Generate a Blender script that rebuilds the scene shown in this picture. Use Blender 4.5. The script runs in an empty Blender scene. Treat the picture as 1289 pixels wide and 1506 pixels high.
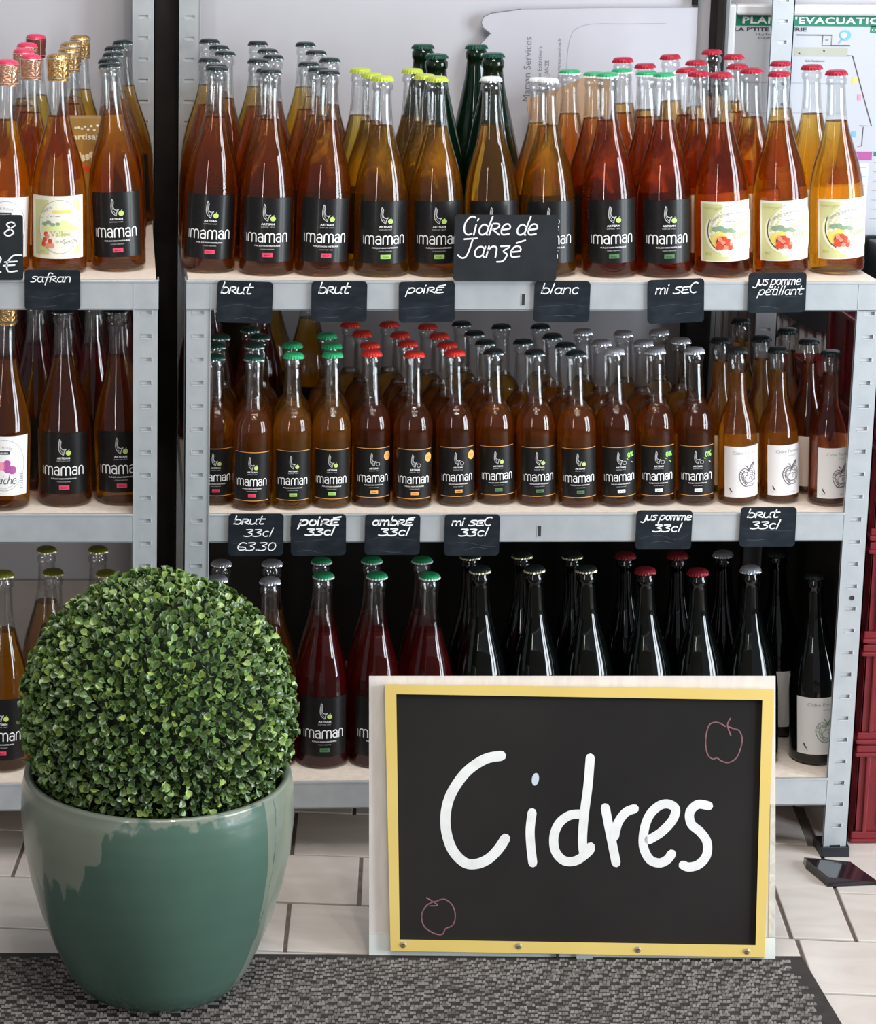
import bpy, bmesh, math, random
from mathutils import Vector, Matrix
PI = math.pi
random.seed(7)
sc = bpy.context.scene
COL = sc.collection

# ------------------------------------------------------------------ camera
F, PX, PY = 3636.45, 338.23, 499.43
PITCH, YAW, ROLL = 0.2060, 0.0444, -0.0103
CAM = Vector((-0.0888, -3.4362, 1.5105))
cy_, sy_ = math.cos(YAW), math.sin(YAW)
fwd = Vector((sy_*math.cos(PITCH), cy_*math.cos(PITCH), -math.sin(PITCH)))
rgt = Vector((cy_, -sy_, 0)); dwn = fwd.cross(rgt)
c_, s_ = math.cos(ROLL), math.sin(ROLL)
r2 = c_*rgt + s_*dwn; d2 = -s_*rgt + c_*dwn
cd = bpy.data.cameras.new('camera'); cam = bpy.data.objects.new('camera', cd); COL.objects.link(cam)
M = Matrix((r2, -d2, -fwd)).transposed().to_4x4(); M.translation = CAM
cam.matrix_world = M
cd.sensor_width = 36; cd.sensor_fit = 'AUTO'
cd.lens = F/1506*36
cd.shift_x = (644.5-PX)/1506; cd.shift_y = -(753-PY)/1506
cd.clip_end = 60
sc.camera = cam

# ------------------------------------------------------------------ world, lights, exposure
w = bpy.data.worlds.new('world'); sc.world = w; w.use_nodes = True
bg = w.node_tree.nodes['Background']; bg.inputs[0].default_value = (0.80, 0.84, 0.92, 1); bg.inputs[1].default_value = 0.31
def area(name, loc, target, sx, sy, power, color=(1, 1, 1), shape='RECTANGLE', spread=None):
    l = bpy.data.lights.new(name, 'AREA'); l.shape = shape; l.size = sx
    if shape == 'RECTANGLE': l.size_y = sy
    l.energy = power; l.color = color
    if spread: l.spread = spread
    o = bpy.data.objects.new(name, l); COL.objects.link(o); o.location = loc
    d = Vector(target)-Vector(loc); o.rotation_euler = d.to_track_quat('-Z', 'Y').to_euler()
    return o
area('shop_window', (3.15, -2.15, 1.28), (0.5, 0, 1.28), 0.66, 2.3, 90, (0.84, 0.93, 1.0))
area('shop_window', (3.50, -1.38, 1.28), (0.5, 0, 1.28), 0.58, 2.3, 74, (0.84, 0.93, 1.0))
area('door_light', (-1.5, -3.4, 1.4), (0.4, 0, 1.2), 0.16, 2.2, 20, (1.0, 0.97, 0.92))
area('overhead_fill', (0.5, -0.75, 2.75), (0.5, 0, 0.6), 1.6, 1.0, 30, (1.0, 0.97, 0.93))  # added soft fill from above, not a known fixture
for i, (x, y) in enumerate(((0.0, -1.9), (0.45, -2.1), (0.9, -1.9), (0.35, -1.6))):
    area('ceiling_spot', (x, y, 2.72), (x, y+0.3, 0), 0.13, 0.13, 8.0, (1.0, 0.93, 0.85), 'DISK')
sc.view_settings.view_transform = 'Standard'; sc.view_settings.look = 'None'
sc.view_settings.exposure = 0.0; sc.view_settings.gamma = 1.0; sc.view_settings.use_curve_mapping = False
cyc = sc.cycles
cyc.max_bounces = 16; cyc.transmission_bounces = 14; cyc.glossy_bounces = 6; cyc.diffuse_bounces = 4
cyc.transparent_max_bounces = 40; cyc.caustics_refractive = True; cyc.caustics_reflective = True
cyc.blur_glossy = 1.0; cyc.sample_clamp_indirect = 4.0; cyc.use_denoising = True

# ------------------------------------------------------------------ materials
def mat(name, color=(0.5, 0.5, 0.5), rough=0.5, metal=0.0, spec=0.5, coat=0.0):
    m = bpy.data.materials.new(name); m.use_nodes = True
    b = m.node_tree.nodes['Principled BSDF']
    b.inputs['Base Color'].default_value = (*color, 1); b.inputs['Roughness'].default_value = rough
    b.inputs['Metallic'].default_value = metal; b.inputs['Specular IOR Level'].default_value = spec
    b.inputs['Coat Weight'].default_value = coat; b.inputs['Coat Roughness'].default_value = 0.05
    return m
def nd(m, t, **kw):
    n = m.node_tree.nodes.new(t)
    for k, v in kw.items(): setattr(n, k, v)
    return n
def lk(m, a, b): m.node_tree.links.new(a, b)
def bsdf(m): return m.node_tree.nodes['Principled BSDF']
def noise_mat(name, c1, c2, scale=10, rough=0.5, metal=0.0, detail=4, lo=0.35, hi=0.65, bump=0.0, bscale=60, mapscale=(1, 1, 1), coat=0.0, dist=0.0, spec=0.5):
    m = mat(name, c1, rough, metal, spec=spec, coat=coat)
    tc = nd(m, 'ShaderNodeTexCoord'); mp = nd(m, 'ShaderNodeMapping'); mp.inputs['Scale'].default_value = mapscale
    lk(m, tc.outputs['Object'], mp.inputs[0])
    n = nd(m, 'ShaderNodeTexNoise'); n.inputs['Scale'].default_value = scale; n.inputs['Detail'].default_value = detail
    n.inputs['Distortion'].default_value = dist
    lk(m, mp.outputs[0], n.inputs['Vector'])
    r = nd(m, 'ShaderNodeValToRGB'); r.color_ramp.elements[0].position = lo; r.color_ramp.elements[1].position = hi
    r.color_ramp.elements[0].color = (*c1, 1); r.color_ramp.elements[1].color = (*c2, 1)
    lk(m, n.outputs[0], r.inputs[0]); lk(m, r.outputs[0], bsdf(m).inputs['Base Color'])
    if bump:
        n2 = nd(m, 'ShaderNodeTexNoise'); n2.inputs['Scale'].default_value = bscale; lk(m, mp.outputs[0], n2.inputs['Vector'])
        b = nd(m, 'ShaderNodeBump'); b.inputs['Strength'].default_value = bump; b.inputs['Distance'].default_value = 0.002
        lk(m, n2.outputs[0], b.inputs['Height']); lk(m, b.outputs[0], bsdf(m).inputs['Normal'])
    return m
def glass_mat(name, tint=(0.93, 0.95, 0.95), edge=(0.45, 0.48, 0.48)):
    m = bpy.data.materials.new(name); m.use_nodes = True; nt = m.node_tree; nt.nodes.clear()
    out = nd(m, 'ShaderNodeOutputMaterial'); mx = nd(m, 'ShaderNodeMixShader'); fr = nd(m, 'ShaderNodeFresnel'); fr.inputs[0].default_value = 1.5
    ge = nd(m, 'ShaderNodeNewGeometry'); mr = nd(m, 'ShaderNodeMapRange'); mr.inputs[3].default_value = 1.6; mr.inputs[4].default_value = 1/1.6   # thin wall: same reflectance from both sides
    lk(m, ge.outputs['Backfacing'], mr.inputs[0]); lk(m, mr.outputs[0], fr.inputs[0])
    tr = nd(m, 'ShaderNodeBsdfTransparent'); gl = nd(m, 'ShaderNodeBsdfGlossy'); gl.inputs['Roughness'].default_value = 0.02
    lw = nd(m, 'ShaderNodeLayerWeight'); lw.inputs[0].default_value = 0.25
    mc = nd(m, 'ShaderNodeMix', data_type='RGBA'); mc.inputs[6].default_value = (*tint, 1); mc.inputs[7].default_value = (*edge, 1)
    lk(m, lw.outputs['Facing'], mc.inputs[0]); lk(m, mc.outputs[2], tr.inputs[0])
    lk(m, fr.outputs[0], mx.inputs[0]); lk(m, tr.outputs[0], mx.inputs[1]); lk(m, gl.outputs[0], mx.inputs[2]); lk(m, mx.outputs[0], out.inputs[0])
    return m
def liquid_mat(name, sig, haze, haze_mix=0.08, ior=1.34):
    dens = max(sig); col = [1-x/dens for x in sig]
    m = bpy.data.materials.new(name); m.use_nodes = True; nt = m.node_tree; nt.nodes.clear()
    out = nd(m, 'ShaderNodeOutputMaterial')
    g = nd(m, 'ShaderNodeBsdfRefraction'); g.inputs['IOR'].default_value = ior; g.inputs['Roughness'].default_value = 0.0
    t = nd(m, 'ShaderNodeBsdfTransparent'); mx = nd(m, 'ShaderNodeMixShader'); mx.inputs[0].default_value = LIQ_T
    v = nd(m, 'ShaderNodeVolumeAbsorption'); v.inputs[0].default_value = (*col, 1); v.inputs[1].default_value = dens
    lk(m, g.outputs[0], mx.inputs[1]); lk(m, t.outputs[0], mx.inputs[2])
    # haze colour added to brighten the liquid: a share of the light is scattered
    df = nd(m, 'ShaderNodeBsdfDiffuse'); tl = nd(m, 'ShaderNodeBsdfTranslucent'); m2 = nd(m, 'ShaderNodeMixShader'); m3 = nd(m, 'ShaderNodeMixShader')
    df.inputs[0].default_value = (*haze, 1); tl.inputs[0].default_value = (*haze, 1); m2.inputs[0].default_value = 0.6; m3.inputs[0].default_value = haze_mix
    lk(m, df.outputs[0], m2.inputs[1]); lk(m, tl.outputs[0], m2.inputs[2]); lk(m, mx.outputs[0], m3.inputs[1]); lk(m, m2.outputs[0], m3.inputs[2])
    lk(m, m3.outputs[0], out.inputs[0]); lk(m, v.outputs[0], out.inputs['Volume'])
    return m
LIQ_T = 0.25
MT = {}
MT['glass'] = glass_mat('clear_glass', (0.985, 0.99, 0.99), (0.78, 0.80, 0.80))
MT['brut'] = liquid_mat('amber_red_cider', (2.0, 13, 70), (0.75, 0.17, 0.02))
MT['poire'] = liquid_mat('golden_perry', (1.4, 7.5, 50), (0.75, 0.32, 0.03))
MT['misec'] = liquid_mat('copper_cider', (4.0, 22, 70), (0.66, 0.09, 0.02))
MT['jus'] = liquid_mat('red_apple_juice', (3.8, 19, 70), (0.62, 0.11, 0.02))
MT['rose'] = liquid_mat('rose_cider', (8, 45, 40), (0.34, 0.02, 0.025), 0.2)
MT['amber_s'] = liquid_mat('amber_cider_small', (1.8, 12, 60), (0.80, 0.24, 0.03), .10)
MT['poire_s'] = liquid_mat('golden_perry_small', (1.2, 8, 55), (0.90, 0.38, 0.03), .12)
MT['brown_s'] = liquid_mat('brown_cider_small', (3.6, 16, 60), (0.60, 0.16, 0.04), .08)
MT['fermred'] = liquid_mat('red_brown_cider', (5, 30, 55), (0.36, 0.06, 0.03))
MT['olive'] = liquid_mat('tawny_cider', (3, 14, 60), (0.50, 0.15, 0.02))
MT['black_glass'] = mat('black_green_glass', (0.0015, 0.0022, 0.0020), 0.04, spec=0.6)
MT['green_glass'] = mat('dark_green_glass', (0.001, 0.010, 0.004), 0.04, spec=0.6)
MT['white'] = mat('white_ink', (0.86, 0.86, 0.86), 0.5)
MT['label_black'] = noise_mat('black_label_paper', (0.008, 0.0075, 0.0075), (0.012, 0.011, 0.011), 200, 0.35, coat=0.08, spec=0.25)
MT['label_white'] = mat('white_label_paper', (0.80, 0.78, 0.77), 0.55)
MT['label_cream'] = mat('cream_label_paper', (0.83, 0.80, 0.66), 0.5)
for n, c in dict(apple=(0.48, 0.66, 0.16), tag_red=(0.72, 0.05, 0.12), tag_lime=(0.35, 0.60, 0.14), tag_orange=(0.75, 0.36, 0.10), tag_green=(0.07, 0.18, 0.07),
                 tag_white=(0.8, 0.8, 0.8), sticker=(0.90, 0.42, 0.10), zero=(0.30, 0.70, 0.12), greyink=(0.35, 0.35, 0.36), ink=(0.05, 0.04, 0.05), olive_ink=(0.45, 0.46, 0.10),
                 pale_olive=(0.62, 0.62, 0.30), yellow_ink=(0.78, 0.66, 0.16), redink=(0.65, 0.07, 0.03), pinkred=(0.80, 0.28, 0.18), treegreen=(0.25, 0.36, 0.24), purple=(0.42, 0.08, 0.30), palegreen=(0.70, 0.76, 0.35),
                 swirl=(0.50, 0.50, 0.50), pinkink=(0.85, 0.30, 0.42), plan_green=(0.0, 0.20, 0.11), plan_grey=(0.42, 0.43, 0.36), plan_blue=(0.15, 0.45, 0.62), plan_yellow=(0.72, 0.60, 0.18), apple_ink=(0.10, 0.06, 0.09)).items():
    MT[n] = mat('ink_'+n, c, 0.5)
def capm(n, c, metal=0.08, rough=0.32): MT[n] = mat('cap_'+n, c, rough, metal, spec=0.25)
capm('gunmetal', (0.20, 0.23, 0.23), 0.9, 0.25); capm('black', (0.012, 0.018, 0.020)); capm('darkgreen', (0.01, 0.055, 0.035)); capm('green', (0.02, 0.33, 0.13)); capm('brightgreen', (0.03, 0.40, 0.16))
capm('lime', (0.42, 0.50, 0.05)); capm('whitecap', (0.72, 0.73, 0.72)); capm('crimson', (0.38, 0.014, 0.038)); capm('red', (0.60, 0.03, 0.02)); capm('grey', (0.34, 0.35, 0.40), 0.3)
capm('maroon', (0.20, 0.012, 0.02)); capm('olivecap', (0.13, 0.14, 0.01)); capm('champgreen', (0.004, 0.05, 0.03)); capm('silver', (0.6, 0.6, 0.62), 0.9, 0.25)
capm('goldlip', (0.55, 0.50, 0.33), 0.7); MT['gold'] = noise_mat('crinkled_gold_foil', (0.50, 0.28, 0.10), (0.72, 0.47, 0.20), 160, 0.25, 0.9, bump=1.0, bscale=260); capm('pinkfoil', (0.72, 0.05, 0.12)); capm('darkcap', (0.02, 0.015, 0.01)); capm('brownfoil', (0.16, 0.04, 0.03))
MT['cork'] = noise_mat('cork', (0.50, 0.28, 0.15), (0.62, 0.38, 0.22), 150, 0.6, bump=0.5, bscale=200); MT['copperfoil'] = noise_mat('peach_foil', (0.62, 0.30, 0.19), (0.80, 0.48, 0.32), 160, 0.25, 0.8, bump=1.0, bscale=260)
MT['wire'] = mat('wire', (0.7, 0.62, 0.5), 0.3, 0.9)
MT['steel'] = noise_mat('galvanised_steel', (0.50, 0.535, 0.56), (0.56, 0.595, 0.62), 30, 0.40, 0.50, bump=0.02)
MT['slot'] = mat('slot_tab_steel', (0.66, 0.69, 0.71), 0.45, 0.5)
MT['deck'] = noise_mat('pale_chipboard', (0.72, 0.62, 0.53), (0.80, 0.71, 0.62), 90, 0.6, detail=6)
MT['rubber'] = mat('black_rubber', (0.012, 0.014, 0.02), 0.45)
MT['slate'] = noise_mat('slate_sign', (0.007, 0.011, 0.016), (0.020, 0.026, 0.034), 30, 0.5, mapscale=(1, 1, 2.2), lo=0.45, hi=0.8, spec=0.22)
MT['slate2'] = noise_mat('matt_black_sign', (0.014, 0.017, 0.020), (0.019, 0.022, 0.026), 30, 0.6, spec=0.2)
MT['chalk'] = mat('chalk_pen', (0.80, 0.82, 0.82), 0.7)
MT['chalk_dim'] = mat('faint_chalk', (0.045, 0.055, 0.068), 0.7)

# ------------------------------------------------------------------ object helpers
def link(o, parent=None):
    COL.objects.link(o)
    if parent is not None: o.parent = parent
    return o
def thing(name, label, cat, loc=(0, 0, 0), group=None, kind=None, rot=(0, 0, 0)):
    o = bpy.data.objects.new(name, None); o.empty_display_size = 0.02; link(o); o.location = loc; o.rotation_euler = rot
    tag(o, label, cat, group, kind); return o
def tag(o, label=None, cat=None, group=None, kind=None):
    if label: o['label'] = label
    if cat: o['category'] = cat
    if group: o['group'] = group
    if kind: o['kind'] = kind
    return o
class MB:
    """collects shapes into one mesh"""
    def __init__(s): s.v = []; s.f = []; s.m = []; s.mats = []
    def mi(s, m):
        if m is None: m = MT['white']
        if m not in s.mats: s.mats.append(m)
        return s.mats.index(m)
    def add(s, vs, fs, m=None):
        o = len(s.v); s.v += [tuple(v) for v in vs]; k = s.mi(m)
        for f in fs: s.f.append(tuple(i+o for i in f)); s.m.append(k)
    def box(s, x0, x1, y0, y1, z0, z1, m=None, bev=0.0):
        if bev <= 0:
            vs = [(x0, y0, z0), (x1, y0, z0), (x1, y1, z0), (x0, y1, z0), (x0, y0, z1), (x1, y0, z1), (x1, y1, z1), (x0, y1, z1)]
            s.add(vs, [(3, 2, 1, 0), (4, 5, 6, 7), (0, 1, 5, 4), (1, 2, 6, 5), (2, 3, 7, 6), (3, 0, 4, 7)], m)
        else:
            bm = bmesh.new(); bmesh.ops.create_cube(bm, size=1)
            for v in bm.verts: v.co = Vector(((x0+x1)/2+v.co.x*(x1-x0), (y0+y1)/2+v.co.y*(y1-y0), (z0+z1)/2+v.co.z*(z1-z0)))
            bmesh.ops.bevel(bm, geom=bm.edges[:], offset=bev, segments=2, affect='EDGES', profile=0.5)
            bm.verts.index_update(); s.add([v.co[:] for v in bm.verts], [[v.index for v in f.verts] for f in bm.faces], m); bm.free()
    def lathe(s, prof, n=32, m=None, cap0=False, cap1=False, c=(0, 0, 0), mf=None):
        vs = []; fs = []
        for (r, z) in prof:
            for k in range(n):
                a = 2*PI*k/n; vs.append((c[0]+r*math.cos(a), c[1]+r*math.sin(a), c[2]+z))
        o = len(s.v); s.v += vs
        for i in range(len(prof)-1):
            kk = s.mi(mf(i) if mf else m)
            for k in range(n):
                s.f.append((o+i*n+k, o+i*n+(k+1) % n, o+(i+1)*n+(k+1) % n, o+(i+1)*n+k)); s.m.append(kk)
        if cap0: s.f.append(tuple(o+k for k in range(n))[::-1]); s.m.append(s.mi(mf(0) if mf else m))
        if cap1: s.f.append(tuple(o+(len(prof)-1)*n+k for k in range(n))); s.m.append(s.mi(mf(len(prof)-2) if mf else m))
    def prism(s, pts, y0, y1, m=None):
        """pts (x,z) polygon extruded along Y, seen from -Y counterclockwise"""
        n = len(pts); vs = [(x, y0, z) for x, z in pts]+[(x, y1, z) for x, z in pts]
        fs = [tuple(range(n)), tuple(range(2*n-1, n-1, -1))]+[(i, i+n, (i+1) % n+n, (i+1) % n) for i in range(n)]
        s.add(vs, fs, m)
    def mesh(s, name, smooth=False, angle=None):
        me = bpy.data.meshes.new(name); me.from_pydata(s.v, [], s.f)
        for m in s.mats: me.materials.append(m)
        me.polygons.foreach_set('material_index', s.m)
        if smooth: me.polygons.foreach_set('use_smooth', [True]*len(me.polygons))
        me.update()
        if smooth and angle:
            bm = bmesh.new(); bm.from_mesh(me)
            for e in bm.edges:
                if len(e.link_faces) == 2 and e.calc_face_angle(0) > angle: e.smooth = False
            bm.to_mesh(me); bm.free()
        return me
    def build(s, name, parent=None, smooth=False, angle=0.6, loc=None):
        o = bpy.data.objects.new(name, s.mesh(name, smooth, angle)); link(o, parent)
        if loc: o.location = loc
        return o

# ---- flat print: strokes, fills and type in (u, v, layer)
class Print:
    def __init__(s): s.items = []
    def poly(s, verts, faces, m, layer=1): s.items.append((verts, faces, m, layer))
    def stroke(s, pts, wd, m, layer=2, step=None, closed=False, taper=False):
        P = [Vector(p) for p in pts]
        if closed: P.append(P[0].copy())
        if step:
            Q = [P[0]]
            for a, b in zip(P, P[1:]):
                k = max(1, int((b-a).length/step))
                for i in range(1, k+1): Q.append(a.lerp(b, i/k))
            P = Q
        n = len(P); vs = []; fs = []
        for i, p in enumerate(P):
            d = (P[min(i+1, n-1)]-P[max(i-1, 0)]); d = d.normalized() if d.length > 1e-9 else Vector((1, 0)); nn = Vector((-d.y, d.x))
            h = wd/2*((1-0.55*abs(2*i/(n-1)-1)**3) if taper else 1)
            vs += [p+nn*h, p-nn*h]
        for i in range(n-1): fs.append((2*i, 2*i+1, 2*i+3, 2*i+2))
        if not closed:
            for e, sg in ((0, -1), (n-1, 1)):
                p = P[e]; q = P[1] if e == 0 else P[n-2]; d = (p-q).normalized(); a0 = math.atan2(d.y, d.x); o = len(vs); h = wd/2*(0.45 if taper else 1)
                vs += [p+Vector((math.cos(a0+t), math.sin(a0+t)))*h for t in (-PI/2, -PI/4, 0, PI/4, PI/2)]
                fs.append(tuple(range(o, o+5)))
        s.items.append(([tuple(v) for v in vs], fs, m, layer))
    def smooth(s, pts, wd, m, layer=2, closed=False, sub=5, taper=False):
        P = [Vector(p) for p in pts]; n = len(P); Q = []
        rng = range(n) if closed else range(n-1)
        for i in rng:
            a = P[(i-1) % n] if closed or i > 0 else P[i]; b = P[i]; c = P[(i+1) % n]; d = P[(i+2) % n] if closed or i+2 < n else P[(i+1) % n]
            for k in range(sub):
                t = k/sub
                Q.append(0.5*((2*b)+(c-a)*t+(2*a-5*b+4*c-d)*t*t+(3*b-a-3*c+d)*t**3))
        if not closed: Q.append(P[-1])
        s.stroke(Q, wd, m, layer, closed=closed, taper=taper)
    def ellipse(s, cx, cy, rx, ry, m, layer=2, n=20, rings=1, a0=0, a1=2*PI, rot=0):
        vs = [(cx, cy)]; fs = []
        cr, sr = math.cos(rot), math.sin(rot)
        full = abs(a1-a0-2*PI) < 1e-6; cnt = n if full else n+1
        for r in range(1, rings+1):
            for k in range(cnt):
                a = a0+(a1-a0)*k/n; x = rx*r/rings*math.cos(a); y = ry*r/rings*math.sin(a)
                vs.append((cx+x*cr-y*sr, cy+x*sr+y*cr))
        for k in range(n):
            k2 = (k+1) % cnt
            fs.append((0, 1+k, 1+k2))
            for r in range(1, rings): fs.append((1+(r-1)*cnt+k, 1+r*cnt+k, 1+r*cnt+k2, 1+(r-1)*cnt+k2))
        s.items.append((vs, fs, m, layer))
    def rect(s, x0, x1, y0, y1, m, layer=1, n=6):
        vs = []; fs = []
        for i in range(n+1):
            x = x0+(x1-x0)*i/n; vs += [(x, y0), (x, y1)]
        for i in range(n): fs.append((2*i, 2*i+2, 2*i+3, 2*i+1))
        s.items.append((vs, fs, m, layer))
    def fill(s, u0, u1, lo, hi, m, layer=1, n=14):
        vs = []; fs = []
        for i in range(n+1):
            u = u0+(u1-u0)*i/n; a, b = lo(u), hi(u)
            if b < a: b = a
            vs += [(u, a), (u, b)]
        for i in range(n): fs.append((2*i, 2*i+2, 2*i+3, 2*i+1))
        s.items.append((vs, fs, m, layer))
    def text(s, txt, cx, cy, size, m, layer=2, width=None, bold=0.0, rot=0, align='C', arc=None, spacing=1.0):
        vs, fs = type_mesh(txt, bold, spacing)
        if not vs: return
        x0 = min(v[0] for v in vs); x1 = max(v[0] for v in vs); y0 = min(v[1] for v in vs)
        sx = size if width is None else width/(x1-x0)
        ox = {'C': (x0+x1)/2, 'L': x0, 'R': x1}[align]
        cr, sr = math.cos(rot), math.sin(rot); out = []
        for x, y in vs:
            X = (x-ox)*sx; Y = y*size
            if arc:   # bend on a circle of radius arc, text centre at top
                a = X/arc; rr = arc+Y; X, Y = rr*math.sin(a), rr*math.cos(a)-arc
            out.append((cx+X*cr-Y*sr, cy+X*sr+Y*cr))
        s.items.append((out, fs, m, layer))
    def emit(s, mb, fn):
        for vs, fs, m, layer in s.items: mb.add([fn(u, v, layer) for u, v in vs], fs, m)
_type = {}
def type_mesh(txt, bold=0.0, spacing=1.0):
    k = (txt, bold, spacing)
    if k not in _type:
        c = bpy.data.curves.new('type', 'FONT'); c.body = txt; c.size = 1.0; c.offset = bold; c.resolution_u = 2; c.space_character = spacing
        o = bpy.data.objects.new('type', c); COL.objects.link(o)
        dg = bpy.context.evaluated_depsgraph_get(); ob = o.evaluated_get(dg); me = ob.to_mesh()
        _type[k] = ([(v.co.x, v.co.y) for v in me.vertices], [tuple(p.vertices) for p in me.polygons])
        ob.to_mesh_clear(); bpy.data.objects.remove(o); bpy.data.curves.remove(c)
    return _type[k]

# ---- handwriting: one-stroke letters, x-height 0.6
def arc(cx, cy, rx, ry, a0, a1, n=8): return [(cx+rx*math.cos(math.radians(a0+(a1-a0)*i/n)), cy+ry*math.sin(math.radians(a0+(a1-a0)*i/n))) for i in range(n+1)]
HW = {
 'b': (.55, [[(.05, 1), (0, .02)], [(0, .2)]+arc(.22, .28, .24, .28, 150, -120)]),
 'R': (.55, [[(0, 0), (.02, .6)], [(.02, .6), (.32, .6), (.40, .46), (.28, .33), (.04, .28)], [(.12, .28), (.5, 0)]]),
 'r': (.4, [[(0, .58), (.02, 0)], [(.02, .35), (.15, .55), (.34, .56)]]),
 'u': (.55, [[(0, .58), (0, .15), (.12, 0), (.3, .05), (.42, .25)], [(.42, .58), (.42, .1), (.5, 0)]]),
 'V': (.55, [[(0, .58), (0, .1), (.14, 0), (.3, .05), (.42, .6)], [(.42, .6), (.45, .1), (.6, .02)]]),
 't': (.5, [[(.22, .95), (.14, .2), (.22, .02), (.42, .05)], [(-.05, .6), (.48, .62)]]),
 'p': (.55, [[(.02, .58), (-.08, -.35)], [(0, .4), (.2, .6), (.42, .48), (.38, .15), (.15, .02), (0, .12)]]),
 'o': (.52, [arc(.2, .3, .2, .28, 80, 440, 12)]),
 'O': (.62, [arc(.24, .45, .22, .42, 80, 440, 14)]),
 'i': (.22, [[(0, .55), (0, 0)], [(.02, .78), (.04, .88)]]),
 'E': (.58, [[(.48, .6), (.15, .6), (0, .48), (.15, .33), (.38, .33)], [(.15, .33), (-.02, .15), (.12, 0), (.5, .04)]]),
 'Z': (.58, [[(.48, .6), (.15, .6), (0, .48), (.15, .33), (.38, .33)], [(.15, .33), (-.02, .15), (.12, 0), (.5, .04)], [(.12, .75), (.55, .88)]]),
 'l': (.24, [[(.1, 1), (0, 0)]]),
 'é': (.5, [[(.02, .28), (.4, .34), (.32, .56), (.12, .56), (0, .3), (.1, .02), (.42, .05)], [(.15, .75), (.5, .9)]]),
 'a': (.55, [arc(.2, .28, .2, .28, 40, 320, 9), [(.4, .56), (.38, .1), (.48, 0)]]),
 'n': (.52, [[(0, .58), (0, 0)], [(0, .35), (.14, .56), (.32, .54), (.38, .35), (.4, 0)]]),
 'm': (.75, [[(0, .58), (0, 0)], [(0, .35), (.12, .56), (.26, .52), (.3, .3), (.3, 0)], [(.3, .35), (.42, .56), (.56, .52), (.6, .3), (.62, 0)]]),
 'c': (.46, [arc(.2, .3, .2, .3, 50, 310, 9)]),
 's': (.44, [[(.38, .58), (.12, .58), (.04, .45), (.3, .28), (.3, .08), (.1, 0), (-.05, .05)]]),
 'S': (.5, [[(.44, .62), (.14, .6), (.04, .46), (.36, .26), (.34, .06), (.1, -.02), (-.06, .04)]]),
 'C': (.55, [arc(.28, .5, .3, .5, 60, 300, 10)]),
 'j': (.3, [[(.2, .6), (.14, -.1), (0, -.28), (-.22, -.2)]]),
 'J': (.55, [[(-.05, .95), (.5, 1.0)], [(.32, .97), (.24, .1), (.05, -.05), (-.15, .1)]]),
 'e': (.5, [[(.02, .28), (.4, .34), (.32, .56), (.12, .56), (0, .3), (.1, .02), (.42, .05)]]),
 'f': (.42, [[(.5, .9), (.3, 1), (.2, .8), (.1, -.3)], [(-.02, .5), (.36, .54)]]),
 'd': (.55, [arc(.2, .28, .2, .28, 40, 320, 9), [(.5, 1), (.4, .1), (.46, 0)]]),
 'z': (.5, [[(0, .58), (.4, .58), (.16, .32), (.36, .15), (.26, -.2), (0, -.25)]]),
 '3': (.55, [[(0, .78), (.35, .8), (.4, .66), (.14, .46), (.4, .34), (.36, .08), (.1, 0), (-.08, .06)]]),
 '0': (.58, [arc(.22, .4, .22, .4, 80, 440, 14)]),
 '8': (.55, [[(.36, .7), (.2, .82), (.04, .68), (.2, .45), (.38, .2), (.2, 0), (.02, .18), (.2, .42), (.36, .6), (.36, .7)]]),
 '2': (.6, [[(0, .7), (.2, .85), (.4, .68), (.3, .35), (0, .05), (.5, .02)]]),
 'G': (.62, [[(.5, .72), (.2, .8), (0, .45), (.1, .08), (.42, .08), (.48, .3), (.05, .38)]]),
 'U': (.62, [[(.6, .88), (.25, .85), (.08, .45), (.2, .05), (.55, .08)], [(-.02, .52), (.46, .56)], [(-.04, .34), (.4, .38)]]),
 'h': (.52, [[(.05, 1), (0, 0)], [(0, .35), (.14, .56), (.32, .54), (.38, .35), (.4, 0)]]),
 'v': (.5, [[(0, .58), (.18, 0), (.4, .58)]]),
 'D': (.55, [[(0, 0), (0, .7)], [(0, .7), (.35, .6), (.42, .3), (.3, .05), (0, 0)]]),
 '.': (.2, [[(.02, .02), (.04, .05)]]), ' ': (.3, []), 'q': (.5, [arc(.2, .28, .2, .28, 40, 320, 9), [(.2, .75), (.2, .1)]]),
}
def handwrite(pr, txt, x, y, h, wtot, wd, m, slant=0.22, layer=2, step=None):
    tot = sum(HW[c][0] for c in txt); k = wtot/tot
    cx = x
    for c in txt:
        for st in HW[c][1]:
            pts = [(cx+px*k+py*h*slant, y+py*h) for px, py in st]
            if len(pts) > 2: pr.smooth(pts, wd, m, layer, sub=3)
            else: pr.stroke(pts, wd, m, layer)
        cx += HW[c][0]*k

# ================================================================== THE SETTING
ZT, ZM, ZB = 0.8766, 0.5345, 0.1242
HB = 0.0419; DEP = 0.553; WALL = 0.62
M_wall = noise_mat('painted_wall', (0.47, 0.47, 0.51), (0.51, 0.51, 0.55), 3, 0.75, bump=0.03, bscale=200)
b = MB(); b.box(-3.0, 3.6, WALL, WALL+0.1, 0, 2.9, M_wall); tag(b.build('wall_back'), kind='structure', label='pale lilac grey back wall behind the racks')
M_skirt = noise_mat('skirting', (0.40, 0.36, 0.34), (0.46, 0.42, 0.40), 12, 0.6)
b = MB(); b.box(-3.0, 0.85, WALL-0.012, WALL, 0, 0.245, M_skirt, 0.002); tag(b.build('baseboard_back'), kind='structure')

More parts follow.
